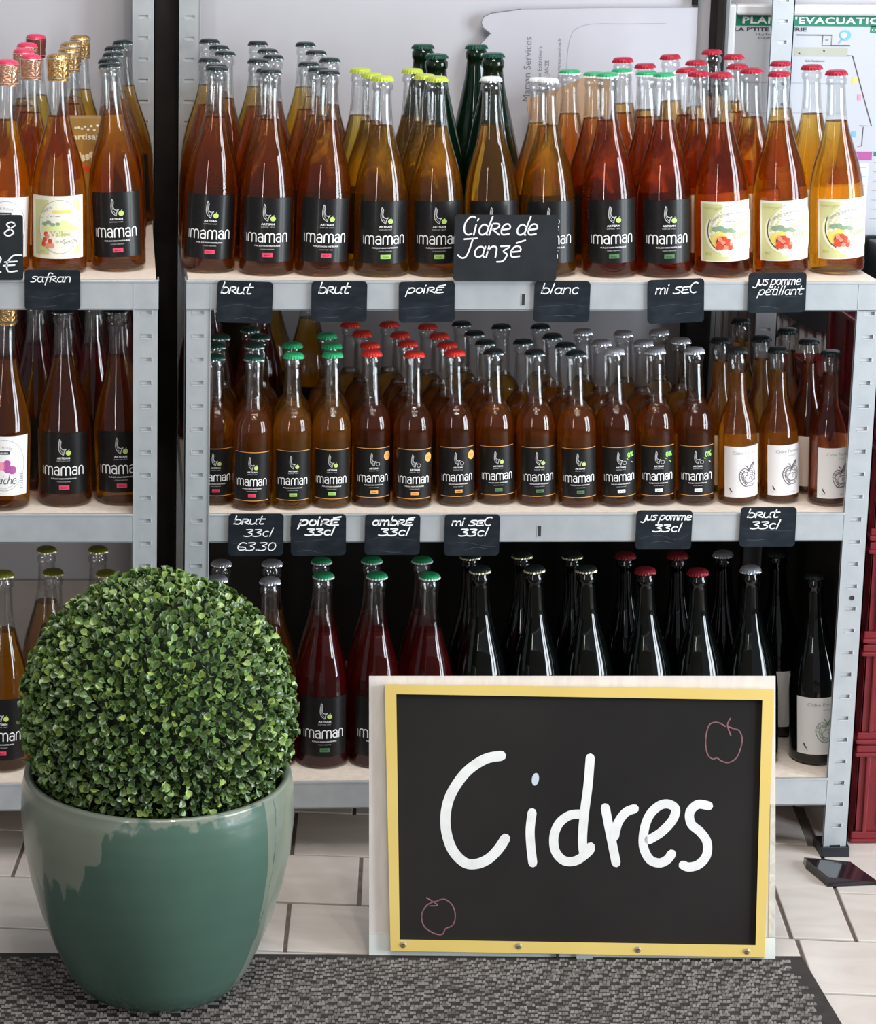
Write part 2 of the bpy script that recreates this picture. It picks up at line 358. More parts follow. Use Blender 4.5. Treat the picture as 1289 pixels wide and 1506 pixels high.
# ---- floor: grout slab and marbled tiles, each one a piece
M_grout = noise_mat('dark_grout', (0.13, 0.10, 0.085), (0.18, 0.15, 0.13), 60, 0.9)
M_tile = noise_mat('marbled_tile', (0.56, 0.50, 0.455), (0.66, 0.61, 0.565), 5, 0.30, detail=7, lo=0.3, hi=0.7, mapscale=(1.2, 3.0, 1), dist=1.6)
b = MB(); b.box(-3.0, 3.6, -5.0, WALL, -0.05, -0.003, M_grout); floor = b.build('floor'); tag(floor, kind='structure', label='floor of beige marbled tiles')
TH = 0.1122
def tile(a0, a1, b0, b1):
    g = 0.0028
    m = MB(); m.box(a0+g, a1-g, b0+g, b1-g, -0.006, random.uniform(-0.0004, 0.0004), M_tile, 0.0012)
    o = m.build('tile', floor); o.rotation_euler = (0, 0, -TH)
rows_b = [-1.10, -.935, -.775, -.61, -.447, -.285, -.128, .041, .204, .367, .53, .66]
js = [.20, .10, .22, .12, .30, .167, .266, .162, .252, .15, .25]
for i in range(len(rows_b)-1):
    a = js[i]-0.33*1
    for k in range(0, 2): tile(a+0.33*k if k else -0.13, min(a+0.33*(k+1), 0.62), rows_b[i], rows_b[i+1]) if a+0.33*(k+1) > -0.10 else None
    if a+0.66 < 0.62: tile(a+0.66, 0.62, rows_b[i], rows_b[i+1])
rows_l = [-1.07, -.90, -.735, -.57, -.41, -.247, -.0766, .09, .253, .42, .60]
for i in range(len(rows_l)-1):
    o_ = -0.242 if i % 2 == 0 else -0.40
    tile(o_, -0.13, rows_l[i], rows_l[i+1]); tile(o_-0.33, o_, rows_l[i], rows_l[i+1])
for a0, a1, b0, b1 in ((.62, .868, -.18, .147), (.868, .957, -.18, .147), (.62, .780, .147, .310), (.780, .945, .147, .310), (.957, 1.12, -.022, .302), (.957, 1.29, -.182, -.022),
                       (1.12, 1.29, -.022, .302), (.62, .875, -.345, -.18), (.875, 1.20, -.345, -.182), (1.20, 1.5, -.345, -.182), (.62, .83, -.51, -.345), (.83, 1.16, -.51, -.345), (1.16, 1.5, -.51, -.345),
                       (.62, .95, -.67, -.51), (.95, 1.28, -.67, -.51), (.62, .78, .31, .60), (.78, .945, .31, .60), (.945, 1.10, .302, .60), (1.10, 1.29, .302, .60), (1.29, 1.5, -.182, .302),
                       (.62, .87, -.83, -.67), (.87, 1.2, -.83, -.67), (.62, 1.2, -1.0, -.83)):
    tile(a0, a1, b0, b1)

# ---- ceiling trim parts of the back wall: dark uprights
M_pole = noise_mat('dark_brown_upright', (0.009, 0.007, 0.006), (0.014, 0.011, 0.010), 20, 0.6, spec=0.12)
M_polelip = mat('upright_edge', (0.20, 0.21, 0.22), 0.35, 0.4)
b = MB(); b.box(-0.045, 0.022, 0.565, 0.62, 0, 2.6, M_pole, 0.003)
tag(b.build('trim_1'), kind='structure', label='black wall upright in the gap between the two racks')
b = MB(); b.box(0.852, 0.893, 0.575, 0.62, 0, 0.87, M_pole, 0.003); b.box(0.877, 0.893, 0.575, 0.62, 0.868, 2.6, M_pole, 0.003); b.box(0.894, 0.902, 0.58, 0.62, 0, 2.6, M_polelip, 0.002)
tag(b.build('trim_2'), kind='structure', label='black wall upright left of the evacuation plan')
# ribbed grey panel right of that upright
M_rib = noise_mat('ribbed_grey', (0.28, 0.25, 0.24), (0.33, 0.30, 0.29), 10, 0.6)
root = thing('ribbed_panel', 'grey vertically ribbed wall panel seen above the white label cider bottles', 'panel', (0.905, 0.60, 0))
b = MB(); b.box(0, 0.75, 0.004, 0.019, 0, 0.80, M_rib); b.build('backing', root)
for k in range(52):
    m = MB(); m.box(k*0.0144+0.002, k*0.0144+0.0115, 0, 0.006, 0, 0.80, M_rib, 0.0015); m.build('rib', root)
# window pane strip above the white card
M_pane = mat('window_glass', (0.25, 0.42, 0.50), 0.08, spec=0.8)
b = MB(); b.box(0.846, 0.852, 0.60, 0.62, 1.226, 1.6, M_pole); b.box(0.852, 0.857, 0.608, 0.62, 1.226, 1.6, M_pane); 
tag(b.build('window_1'), kind='structure', label='thin blue window sliver above the white card')

# ================================================================== SHELVING RACKS
def post_mesh(H, flip=False, foot=True):
    """steel angle post 38 mm wide, front sheet with a column of slots, side flange; origin at outer front corner, extends +x"""
    b = MB(); m = MT['steel']; W = 0.0365; t = 0.0018; s = 1 if not flip else -1
    sx0, sx1 = (0.0095, 0.0265)
    def bx(x0, x1, *a):
        if s < 0: x0, x1 = -x1, -x0
        b.box(x0, x1, *a)
    bx(0, sx0, 0, t, 0, H, m); bx(sx1, W, 0, t, 0, H, m)
    z = 0.012; pitch = 0.034; sh = 0.0055; prev = 0.0; k = 0
    while z+sh < H:
        bx(sx0, sx1, 0, t, prev, z, m)
        bx(sx0, sx1, 0.0035, 0.0045, z-0.002, z+sh+0.002, MT['slot'])       # pressed-back tab in the slot
        bx(sx0-0.0002, sx0+0.0012, -0.0005, 0.002, z-0.0005, z+sh+0.0005, MT['slot'])
        bx(sx0, sx1-0.001, -0.0005, 0.0008, z-0.0011, z, MT['slot'])
        prev = z+sh; z += pitch
    bx(sx0, sx1, 0, t, prev, H, m)
    bx(0, t, 0, 0.036, 0, H, m)                                             # side flange
    bx(W-0.0012, W, -0.002, 0.006, 0, H, m)                                 # rolled inner lip
    return b
def rack(name, label, x0, x1, decks, H_rear):
    root = thing(name, label, 'shelving rack', (0, 0, 0))
    for (x, y, h, fl) in ((x0, 0, ZT-0.001, False), (x1, 0, ZT-0.001, True), (x0, DEP, H_rear, False), (x1, DEP, H_rear, True)):
        b = post_mesh(h, fl); o = b.build('post', root); o.location = (x, y, 0.0)
        f = MB(); s = -1 if fl else 1
        xa, xb = sorted((-0.003*s, 0.040*s)); f.box(xa, xb, -0.0045, 0.040, 0.0, 0.016, MT['rubber'], 0.001); f.build('foot_cap', o)
        # bolt holes
        for zz in (ZT-0.034, 0.405):
            if zz < h:
                n = MB(); n.lathe([(0.0001, 0), (0.0028, 0), (0.0036, 0.0008)], 12, mat_hole); q = n.build('bolt_hole', o); q.rotation_euler = (PI/2, 0, 0); q.location = (0.017*s, -0.0002, zz)
    for z in decks:
        d = MB(); d.box(x0+0.004, x1-0.004, 0.0045, DEP+0.03, z-0.014, z-0.0004, MT['deck']); d.build('shelf_deck', root)
        xa, xb = (x0+0.001, x1-0.001) if z == ZT else (x0+0.0365, x1-0.0365)
        bm_ = MB(); bm_.box(xa, xb, -0.0015, 0.0012, z-HB, z-0.001, MT['steel'], 0.0006)
        bm_.box(xa, xb, -0.0022, 0.0032, z-0.003, z+0.0008, MT['steel'], 0.0007)           # rolled top lip
        bm_.box(xa, xb, -0.0015, 0.012, z-HB, z-HB+0.0015, MT['steel'])
        be = bm_.build('front_beam', root)
        for sx in (xa+0.48, xa+0.12):
            if x1-x0 > 0.5:
                s_ = MB(); s_.box(-0.0025, 0.0025, -0.0005, 0.0004, -0.008, 0.008, mat_hole); s_.box(-0.0030, -0.0023, -0.0008, 0.0006, -0.0085, 0.0085, MT['slot'])
                q = s_.build('beam_slot', be); q.location = (sx, -0.0016, z-HB*0.62)
        rb = MB(); rb.box(x0+0.0365, x1-0.0365, DEP+0.030, DEP+0.033, z-HB, z-0.001, MT['steel']); rb.build('rear_beam', root)
        for x in (x0+0.003, x1-0.005):
            sb = MB(); sb.box(x-0.0005, x+0.0015, 0.037, DEP, z-HB, z-0.0145, MT['steel']); sb.build('side_beam', root)
    return root
mat_hole = mat('slot_dark', (0.02, 0.02, 0.022), 0.6)
rack('shelving_rack', 'galvanised steel rack holding the wide middle block of cider bottles', 0.0, 1.0, (ZT, ZM, ZB), 1.9)
rack('shelving_rack', 'galvanised steel rack cut off by the left edge, behind the potted boxwood', -1.04, -0.037, (ZT, ZM, ZB), 1.9)

# ================================================================== BOTTLES
B75 = [(.0355, .0), (.0385, .002), (.0398, .006), (.0398, .106), (.0392, .116), (.0380, .126), (.0358, .140), (.0326, .156), (.0272, .174), (.0218, .192), (.0176, .209), (.0150, .224), (.0136, .243), (.0130, .262), (.0128, .268), (.0146, .270), (.0148, .274), (.0146, .277), (.0130, .279), (.0130, .284)]
B33 = [(.0262, .0), (.0284, .0015), (.0292, .005), (.0292, .108), (.0292, .116), (.0284, .124), (.0266, .131), (.0238, .137), (.0200, .1425), (.0166, .147), (.0146, .152), (.0138, .158), (.0133, .170), (.0125, .190), (.0121, .204), (.0119, .207), (.0136, .209), (.0138, .212), (.0136, .215), (.0122, .217), (.0122, .221)]
BF = [(.0262, .0), (.0284, .0015), (.0292, .005), (.0292, .100), (.0287, .109), (.0268, .120), (.0232, .132), (.0186, .143), (.0156, .153), (.0140, .165), (.0131, .180), (.0126, .195), (.0126, .203), (.0142, .206), (.0143, .216), (.0128, .219), (.0128, .226)]
BCH = [(.038, .0), (.0425, .003), (.0435, .008), (.0435, .115), (.0425, .130), (.0385, .155), (.0310, .190), (.0235, .225), (.0185, .250), (.0158, .270), (.0150, .280), (.0168, .283), (.0170, .292), (.0150, .295), (.0145, .299)]
def inner(prof, t, zmax):
    out = [(0.0001, 0.010), (prof[0][0]*0.55, 0.007), (prof[0][0]-0.004, 0.0025)]
    for i, (r, z) in enumerate(prof[1:], 1):
        if z >= zmax:
            r0, z0 = prof[i-1]; k = (zmax-z0)/(z-z0); rr = r0+(r-r0)*k-t
            out += [(rr, zmax), (0.0001, zmax)]; break
        out.append((r-t, max(z, 0.0028)))
    return out
def glass_shell(prof):
    b = MB(); t = 0.0019
    b.lathe([(0.0001, 0.004), (prof[0][0]*0.6, 0.003)]+prof, 40, MT['glass'])
    k = [i for i, p in enumerate(prof) if p[0] < 0.017][0]
    b.lathe([(r-t, z) for r, z in prof[k:]], 24, MT['glass'])
    return b.mesh('glass', True, 1.0)
def liquid_mesh(prof, zmax, m):
    b = MB(); b.lathe(inner(prof, 0.0012, zmax), 40, m); return b.mesh('liquid', True, 0.7)
def opaque_glass(prof, m):
    b = MB(); b.lathe([(0.0001, 0.003)]+prof+[(0.0001, prof[-1][1])], 40, m); return b.mesh('glass', True, 1.0)
def crown(z, r, top, skirt=None):
    """crown cap with 21 flutes, sits at height z"""
    b = MB(); n = 84; sk = skirt or top
    prof = [(0.0001, .0066), (r*.55, .0066), (r*.82, .0061), (r*.94, .0048), (r*.995, .0030), (r*1.02, .0017), (r*1.05, -.0006), (r*0.95, -.0006)]
    vs = []; 
    for i, (rr, zz) in enumerate(prof):
        for k in range(n):
            a = 2*PI*k/n; fl = (0.0, 0, 0, .006, .025, .045, .065, 0)[i]*math.cos(21*a)
            vs.append((rr*(1+fl)*math.cos(a), rr*(1+fl)*math.sin(a), z+zz))
    o = len(b.v); b.v += vs
    for i in range(len(prof)-1):
        mm = b.mi(MT[top] if i < 5 else MT[sk])
        for k in range(n): b.f.append((o+i*n+k, o+i*n+(k+1) % n, o+(i+1)*n+(k+1) % n, o+(i+1)*n+k)[::-1]); b.m.append(mm)
    return b.mesh('cap', True, 0.9)
def cork_cap(z, foil, body):
    b = MB(); mf = lambda i: MT[foil] if i >= 5 else MT[body]
    b.lathe([(.0150, -.012), (.0156, -.004), (.0150, .000), (.0158, .006), (.0162, .014), (.0160, .019), (.0145, .0225), (.0100, .0245), (.0001, .025)], 28, None, c=(0, 0, z), mf=mf)
    for k in range(4):                                                     # wire cage legs
        a = k*PI/2+0.5; p = Print()
        x, y = .0166*math.cos(a), .0166*math.sin(a)
        b.box(x-.0005, x+.0005, y-.0005, y+.0005, z-.010, z+.018, MT['wire'])
    b.lathe([(.0160, -.0088), (.0168, -.008), (.0160, -.0072)], 24, MT['wire'], c=(0, 0, z)); b.lathe([(.0163, .0172), (.0168, .018), (.0163, .0188)], 24, MT['wire'], c=(0, 0, z))
    return b.mesh('cork', True, 0.9)
def patch(r, u0, u1, v0, v1, m, zc, r2=None):
    """paper label bent round the bottle, front at -Y"""
    b = MB(); n = 24; vs = []; fs = []
    for i in range(n+1):
        u = u0+(u1-u0)*i/n; a = u/r-PI/2
        for rr in (r+.0002, r+.0005): vs += [(rr*math.cos(a), rr*math.sin(a), zc+v0), (rr*math.cos(a), rr*math.sin(a), zc+v1)]
    for i in range(n):
        o = i*4; fs += [(o+2, o+6, o+7, o+3), (o, o+1, o+5, o+4), (o+1, o+3, o+7, o+5), (o, o+4, o+6, o+2)]
    fs += [(0, 2, 3, 1), (n*4, n*4+1, n*4+3, n*4+2)]
    b.add(vs, fs, m); return b.mesh('label', True, 0.8)
def wrap_print(pr, r, zc, name='label_print', su=1.0, sv=1.0):
    b = MB()
    def fn(u, v, l):
        a = u*su/r-PI/2; rr = r+.0005+.00012*l; return (rr*math.cos(a), rr*math.sin(a), zc+v*sv)
    pr.emit(b, fn); return b.mesh(name)
mm = 0.001
def imaman_print(tagc, tagw, applec='apple', sticker=False, zero=False, small=False):
    p = Print(); W = MT['white']
    # swirl mark
    g = MT['swirl']
    p.smooth([(-5.2*mm, 37*mm), (-3.2*mm, 33*mm), (-4*mm, 27*mm), (-2.5*mm, 22.5*mm), (1*mm, 21*mm), (4*mm, 22*mm), (1.5*mm, 19*mm), (0, 13*mm)], 1.1*mm, g)
    p.smooth([(-5.2*mm, 37*mm), (-6.5*mm, 30*mm), (-6.8*mm, 23*mm), (-5*mm, 17.5*mm), (0, 13*mm)], 1.1*mm, g)
    p.smooth([(-4.6*mm, 33*mm), (-5.2*mm, 26*mm), (-3.6*mm, 20*mm), (-0.6*mm, 16*mm)], 0.6*mm, g)
    if applec == 'apple':
        p.ellipse(7.4*mm, 16.4*mm, 4*mm, 3.7*mm, MT['apple'], 2, 16); p.smooth([(7.4*mm, 19.5*mm), (8*mm, 21*mm), (9*mm, 21.6*mm)], .6*mm, MT['apple'])
    else:
        p.smooth([(7.4*mm+3.6*mm*math.cos(a), 16.4*mm+3.4*mm*math.sin(a)) for a in [k*PI/6 for k in range(12)]], .8*mm, g, closed=True, sub=2)
    p.text('ARTISAN', 0, 7.2*mm, 4.0*mm, W, 2, 19*mm, bold=0.02)
    p.text('DEPUIS 1927', 0, 3.6*mm, 2.2*mm, MT['swirl'], 2, 19.5*mm)
    # word imaman in round monoline letters
    h = 12.4*mm; y = -17*mm; s = 1.75*mm
    p.stroke([(-33.5*mm, y+.5*mm), (-33.5*mm, y+h*.93)], s*.8, MT['swirl'])
    def hump(x, w_):
        R = w_/2; return [(x, y)]+[(x, y+h-R*1.1)]+[(x+R-R*math.cos(t), y+h-R*1.1+R*1.1*math.sin(t)) for t in (PI/6, PI/3, PI/2, 2*PI/3, 5*PI/6)]+[(x+w_, y+h-R*1.1), (x+w_, y)]
    def M_(x): p.stroke(hump(x, 6.6*mm), s, W); p.stroke(hump(x+6.6*mm, 6.6*mm), s, W, 3)
    def A_(x):
        cx, cy, rx, ry = x+3.9*mm, y+3.7*mm, 3.5*mm, 3.5*mm
        p.stroke([(cx+rx*math.cos(t), cy+ry*math.sin(t)) for t in [k*PI/8 for k in range(16)]], s, W, closed=True)
        p.stroke([(x+7.4*mm, y), (x+7.4*mm, y+h-3.2*mm)]+[(x+4.3*mm+3.1*mm*math.cos(t), y+h-3.6*mm+3.4*mm*math.sin(t)) for t in (PI/4, PI/2, 3*PI/4)]+[(x+.8*mm, y+h-1.8*mm)], s, W, 3)
    M_(-30*mm); A_(-14.2*mm); M_(-3.4*mm); A_(12.4*mm); p.stroke(hump(23.2*mm, 7.2*mm), s, W)
    p.text('PUR JUS NON PASTEURISE', 0, -23.4*mm, 2.6*mm, W, 2, 38*mm, bold=0.02)
    p.text('CIDRE FERMIER', 0, -27.8*mm, 1.9*mm, MT['swirl'], 2, 20*mm)
    p.rect(-7*mm, 8*mm, -38.6*mm, -32.4*mm, MT[tagc], 2, 4); p.text(tagw, .5*mm, -37*mm, 3*mm, MT['label_black'], 3, 9*mm)
    if small:
        for yy in (45.6*mm, -45.6*mm): p.rect(-37*mm, 37*mm, yy-.5*mm, yy+.5*mm, MT['tag_orange'], 1, 12)
    if sticker: p.ellipse(29*mm, 30*mm, 8.6*mm, 8.6*mm, MT['sticker'], 3, 24, 2); p.text('2019', 29*mm, 28.6*mm, 4*mm, MT['tag_red'], 4, 10*mm)
    if zero: p.text('0%', 22*mm, 26*mm, 13*mm, MT['zero'], 3, 16*mm, bold=0.03, rot=0.1); p.stroke([(12*mm, 24*mm), (27*mm, 15*mm)], 1.2*mm, MT['zero'], 3)
    return p
def seiche_print(rose=False):
    p = Print(); g = MT['olive_ink']; k = MT['greyink']
    if not rose:
        p.fill(-35*mm, -12*mm, lambda u: -38*mm, lambda u: 38*mm, MT['pale_olive'], 1, 8)
        p.fill(20*mm, 35*mm, lambda u: -38*mm, lambda u: -20*mm-(35*mm-u)*1.0, MT['palegreen'], 1, 8)
        p.fill(24*mm, 35*mm, lambda u: 30*mm-(u-24*mm)*.9, lambda u: 38*mm, MT['palegreen'], 1, 8)
    cream = MT['label_cream'] if not rose else MT['label_white']
    p.ellipse(4*mm, 1*mm, 31*mm, 37*mm, cream, 2, 40, 5)
    ring = [(4*mm+31*mm*math.cos(t), 1*mm+37*mm*math.sin(t)) for t in [i*PI/24 for i in range(48)]]
    p.stroke(ring, .7*mm, k, 3, closed=True)
    if not rose:
        p.fill(-24*mm, 30*mm, lambda u: -6*mm, lambda u: 6*mm+4*mm*math.sin(u*160), MT['palegreen'], 3, 20)
        for cx, cy, r_ in ((-18, 5, 4), (-12, 7, 4), (-6, 4, 3.5), (1, 5, 3.2)): p.ellipse(cx*mm, cy*mm, r_*mm, r_*.7*mm, MT['treegreen'], 4, 12)
        p.smooth([(-9*mm, 15*mm), (-4*mm, 16.5*mm), (0*mm, 15.5*mm), (5*mm, 16*mm)], .9*mm, k, 4)
        p.text('CIDRE DE', -14*mm, 23*mm, 4.6*mm, k, 4, 17*mm, rot=.45); p.rect(-6*mm, 20*mm, 20*mm, 24*mm, MT['yellow_ink'], 4, 6)
        for cx, cy in ((-18, -17), (-14, -12), (-10, -19), (-20, -23), (-13, -25), (-7, -25), (-16, -9)): p.ellipse(cx*mm, cy*mm, 3.3*mm, 3.6*mm, MT['redink'] if (cx+cy) % 2 else MT['pinkred'], 5, 12)
        p.text('Vallée', 5*mm, -12*mm, 11*mm, MT['olive_ink'], 6, 28*mm)
        p.text('de la', 3*mm, -21*mm, 5*mm, k, 6, 10*mm); p.text('Seiche', 20*mm, -22*mm, 10*mm, k, 6, 22*mm, rot=.1)
        p.text('BIO', -22*mm, -34*mm, 4*mm, MT['olive_ink'], 4, 7*mm)
    else:
        p.text('CIDRE ROSE', -2*mm, 26*mm, 4.5*mm, k, 3, 34*mm, arc=45*mm)
        p.rect(-16*mm, 12*mm, 17*mm, 22*mm, MT['ink'], 3, 8); p.text('ARTISANAL', -2*mm, 18*mm, 3.6*mm, MT['white'], 4, 24*mm)
        for cx, cy, r_ in ((0, 0, 6), (9, -4, 6), (16, -6, 6), (8, 4, 5), (-7, -3, 5)): p.ellipse(cx*mm, cy*mm, r_*mm, r_*mm, MT['purple'] if cy else MT['pinkink'], 3, 16)
        handwrite(p, 'Seiche', -12*mm, -26*mm, 13*mm, 34*mm, .9*mm, MT['ink'], .2, 5)
        p.smooth([(-20*mm, -29*mm), (2*mm, -33*mm), (18*mm, -28*mm), (26*mm, -20*mm)], .5*mm, k, 4)
        for i in range(7): p.rect(29*mm, 34*mm, (-34+i*3.4)*mm, (-32.4+i*3.4)*mm, MT['greyink'], 3, 2)
    return p
def jus_print():
    p = Print(); k = MT['greyink']
    p.fill(-38*mm, -8*mm, lambda u: -42*mm, lambda u: 40*mm, MT['pale_olive'], 1, 10)
    p.fill(-8*mm, 0*mm, lambda u: -42*mm, lambda u: -36*mm, MT['pale_olive'], 1, 4)
    cream = MT['label_cream']
    p.ellipse(14*mm, 0*mm, 42*mm, 38*mm, cream, 2, 44, 6)
    p.fill(14*mm, 40*mm, lambda u: -42*mm, lambda u: 42*mm, cream, 2, 12)
    p.fill(-25*mm, -2*mm, lambda u: -26*mm-(u)*.2, lambda u: 4*mm+u*.35, MT['yellow_ink'], 3, 10)
    p.smooth([(-26*mm, 18*mm), (-31*mm, 8*mm), (-31*mm, -6*mm), (-25*mm, -20*mm), (-14*mm, -29*mm)], 3.2*mm, cream, 4)
    p.smooth([(-26*mm, 18*mm), (-28.5*mm, 6*mm), (-28*mm, -6*mm), (-22*mm, -19*mm), (-14*mm, -26*mm)], 1.2*mm, MT['ink'], 5)
    p.fill(6*mm, 38*mm, lambda u: -8*mm, lambda u: 10*mm+(u-6*mm)*.3, MT['palegreen'], 3, 12)
    p.fill(10*mm, 38*mm, lambda u: -2*mm, lambda u: 6*mm+(u-6*mm)*.3, cream, 4, 12)
    for cx, cy, r_ in ((-18, 4, 5.5), (-11, 5, 6), (-4, 2, 5), (3, 2, 5), (8, 0, 4)): p.ellipse(cx*mm, cy*mm, r_*mm, r_*.62*mm, MT['treegreen'], 5, 14)
    p.smooth([(-2*mm, 15*mm), (3*mm, 15*mm), (6*mm, 17*mm), (9*mm, 14*mm), (13*mm, 15*mm)], 1.0*mm, k, 5)
    p.text('PUR JUS DE POMME', -2*mm, 23*mm, 5.4*mm, k, 5, 50*mm, arc=60*mm, rot=.22)
    p.smooth([(-18*mm, 20*mm), (-8*mm, 25*mm), (4*mm, 27*mm)], .5*mm, k, 5)
    p.smooth([(-20*mm, 30*mm), (-6*mm, 36*mm), (10*mm, 38*mm)], .5*mm, k, 5)
    p.ellipse(-9*mm, -14*mm, 9.5*mm, 9*mm, MT['sticker'], 5, 18, 2); p.ellipse(-8.4*mm, -15*mm, 8.2*mm, 8*mm, MT['ink'], 6, 18, 2)
    for i, (cx, cy) in enumerate(((-11, -11), (-5, -10), (-13, -17), (-7, -15), (-1, -17), (-9, -22), (-3, -22), (3, -23), (-14, -22), (4, -19), (0, -13))):
        p.ellipse(cx*mm, cy*mm, 3.3*mm, 3.5*mm, MT['redink'] if i % 3 else MT['pinkred'], 7+i % 3, 12)
    for i in range(4): p.smooth([((8+i*5)*mm, -4*mm), ((9+i*5)*mm, -9*mm), ((11+i*5)*mm, -12*mm)], .7*mm, MT['treegreen'], 6)
    p.text('BIO', -28*mm, -34*mm, 6*mm, MT['olive_ink'], 5, 9*mm); p.text('75 cl', 8*mm, -37*mm, 2.6*mm, k, 5, 11*mm)
    p.text('POMMES DU PAYS', -24*mm, 33*mm, 2.8*mm, MT['olive_ink'], 5, 22*mm)
    return p
def fermier_print(ink='apple_ink'):
    p = Print(); k = MT['greyink']; A = MT[ink]
    p.text('Cidre Fermier', 4*mm, 30*mm, 7*mm, k, 2, 50*mm); p.text('artisanal', 10*mm, 24*mm, 3.2*mm, k, 2, 16*mm)
    def P(l): return [((x-50)*.36*mm+8*mm, (y-50)*-.36*mm-7*mm) for x, y in l]
    # crosshatched apple sketch
    for l, wd in (([(50, 25), (35, 15), (18, 18), (5, 35), (3, 55), (12, 78), (28, 95), (45, 98), (52, 94), (62, 98), (80, 92), (93, 72), (98, 50), (92, 28), (78, 16), (62, 18), (50, 25)], 1.3),
                  ([(50, 25), (30, 25), (18, 40), (16, 60), (26, 80), (42, 92)], .9), ([(12, 28), (24, 45), (26, 70), (40, 90)], .8), ([(6, 50), (20, 56), (30, 75), (50, 80), (72, 78), (88, 66)], .9),
                  ([(50, 25), (44, 40), (34, 52), (30, 66), (40, 78)], .9), ([(52, 26), (66, 34), (84, 36), (94, 48)], .8), ([(40, 48), (60, 44), (80, 48), (90, 58)], .8), ([(56, 60), (62, 52), (70, 56), (66, 66), (58, 66), (56, 60)], .9),
                  ([(20, 22), (40, 34), (62, 24), (84, 30)], .7), ([(8, 40), (30, 34), (48, 30)], .7), ([(30, 94), (50, 84), (76, 88)], .8), ([(70, 20), (78, 40), (80, 66), (70, 92)], .7),
                  ([(52, 26), (47, 12), (36, 0)], 1.6), ([(52, 24), (60, 8), (74, -6), (88, -14)], 1.5), ([(56, 22), (72, 14), (84, 0), (88, -14)], 1.0), ([(60, 14), (72, 4), (82, -6)], 1.2)):
        p.smooth(P(l), wd*mm, A, 3)
    p.smooth([(-27*mm, -27*mm), (-25*mm, -31*mm), (-23*mm, -33*mm)], 2.2*mm, MT['ink'], 3); p.text('33 cl', -25*mm, -37*mm, 2.6*mm, k, 3, 9*mm)
    p.text('Bretagne', 12*mm, -38*mm, 2.4*mm, k, 3, 12*mm)
    return p
Z75, Z33 = 0.066, 0.0515
PR = {}
def get_print(k):
    if k in PR: return PR[k]
    if k == 'seiche': me = wrap_print(seiche_print(), .0398, Z75)
    elif k == 'rosee': me = wrap_print(seiche_print(True), .0398, Z75)
    elif k == 'jus': me = wrap_print(jus_print(), .0398, Z75)
    elif k == 'fermier': me = wrap_print(fermier_print(), .0292, 0.0505, su=.78, sv=.90)
    elif k == 'fermier75': me = wrap_print(fermier_print('treegreen'), .0398, .062, su=1.0, sv=1.05)
    else:
        tagc, tagw, ap, st, ze, small = k
        p = imaman_print(tagc, tagw, ap, st, ze, small)
        me = wrap_print(p, .0292 if small else .0398, Z33 if small else Z75, su=.74 if small else .98, sv=.80 if small else 1)
    PR[k] = me; return me
_M = {}
def mesh_of(key, fn):
    if key not in _M: _M[key] = fn()
    return _M[key]
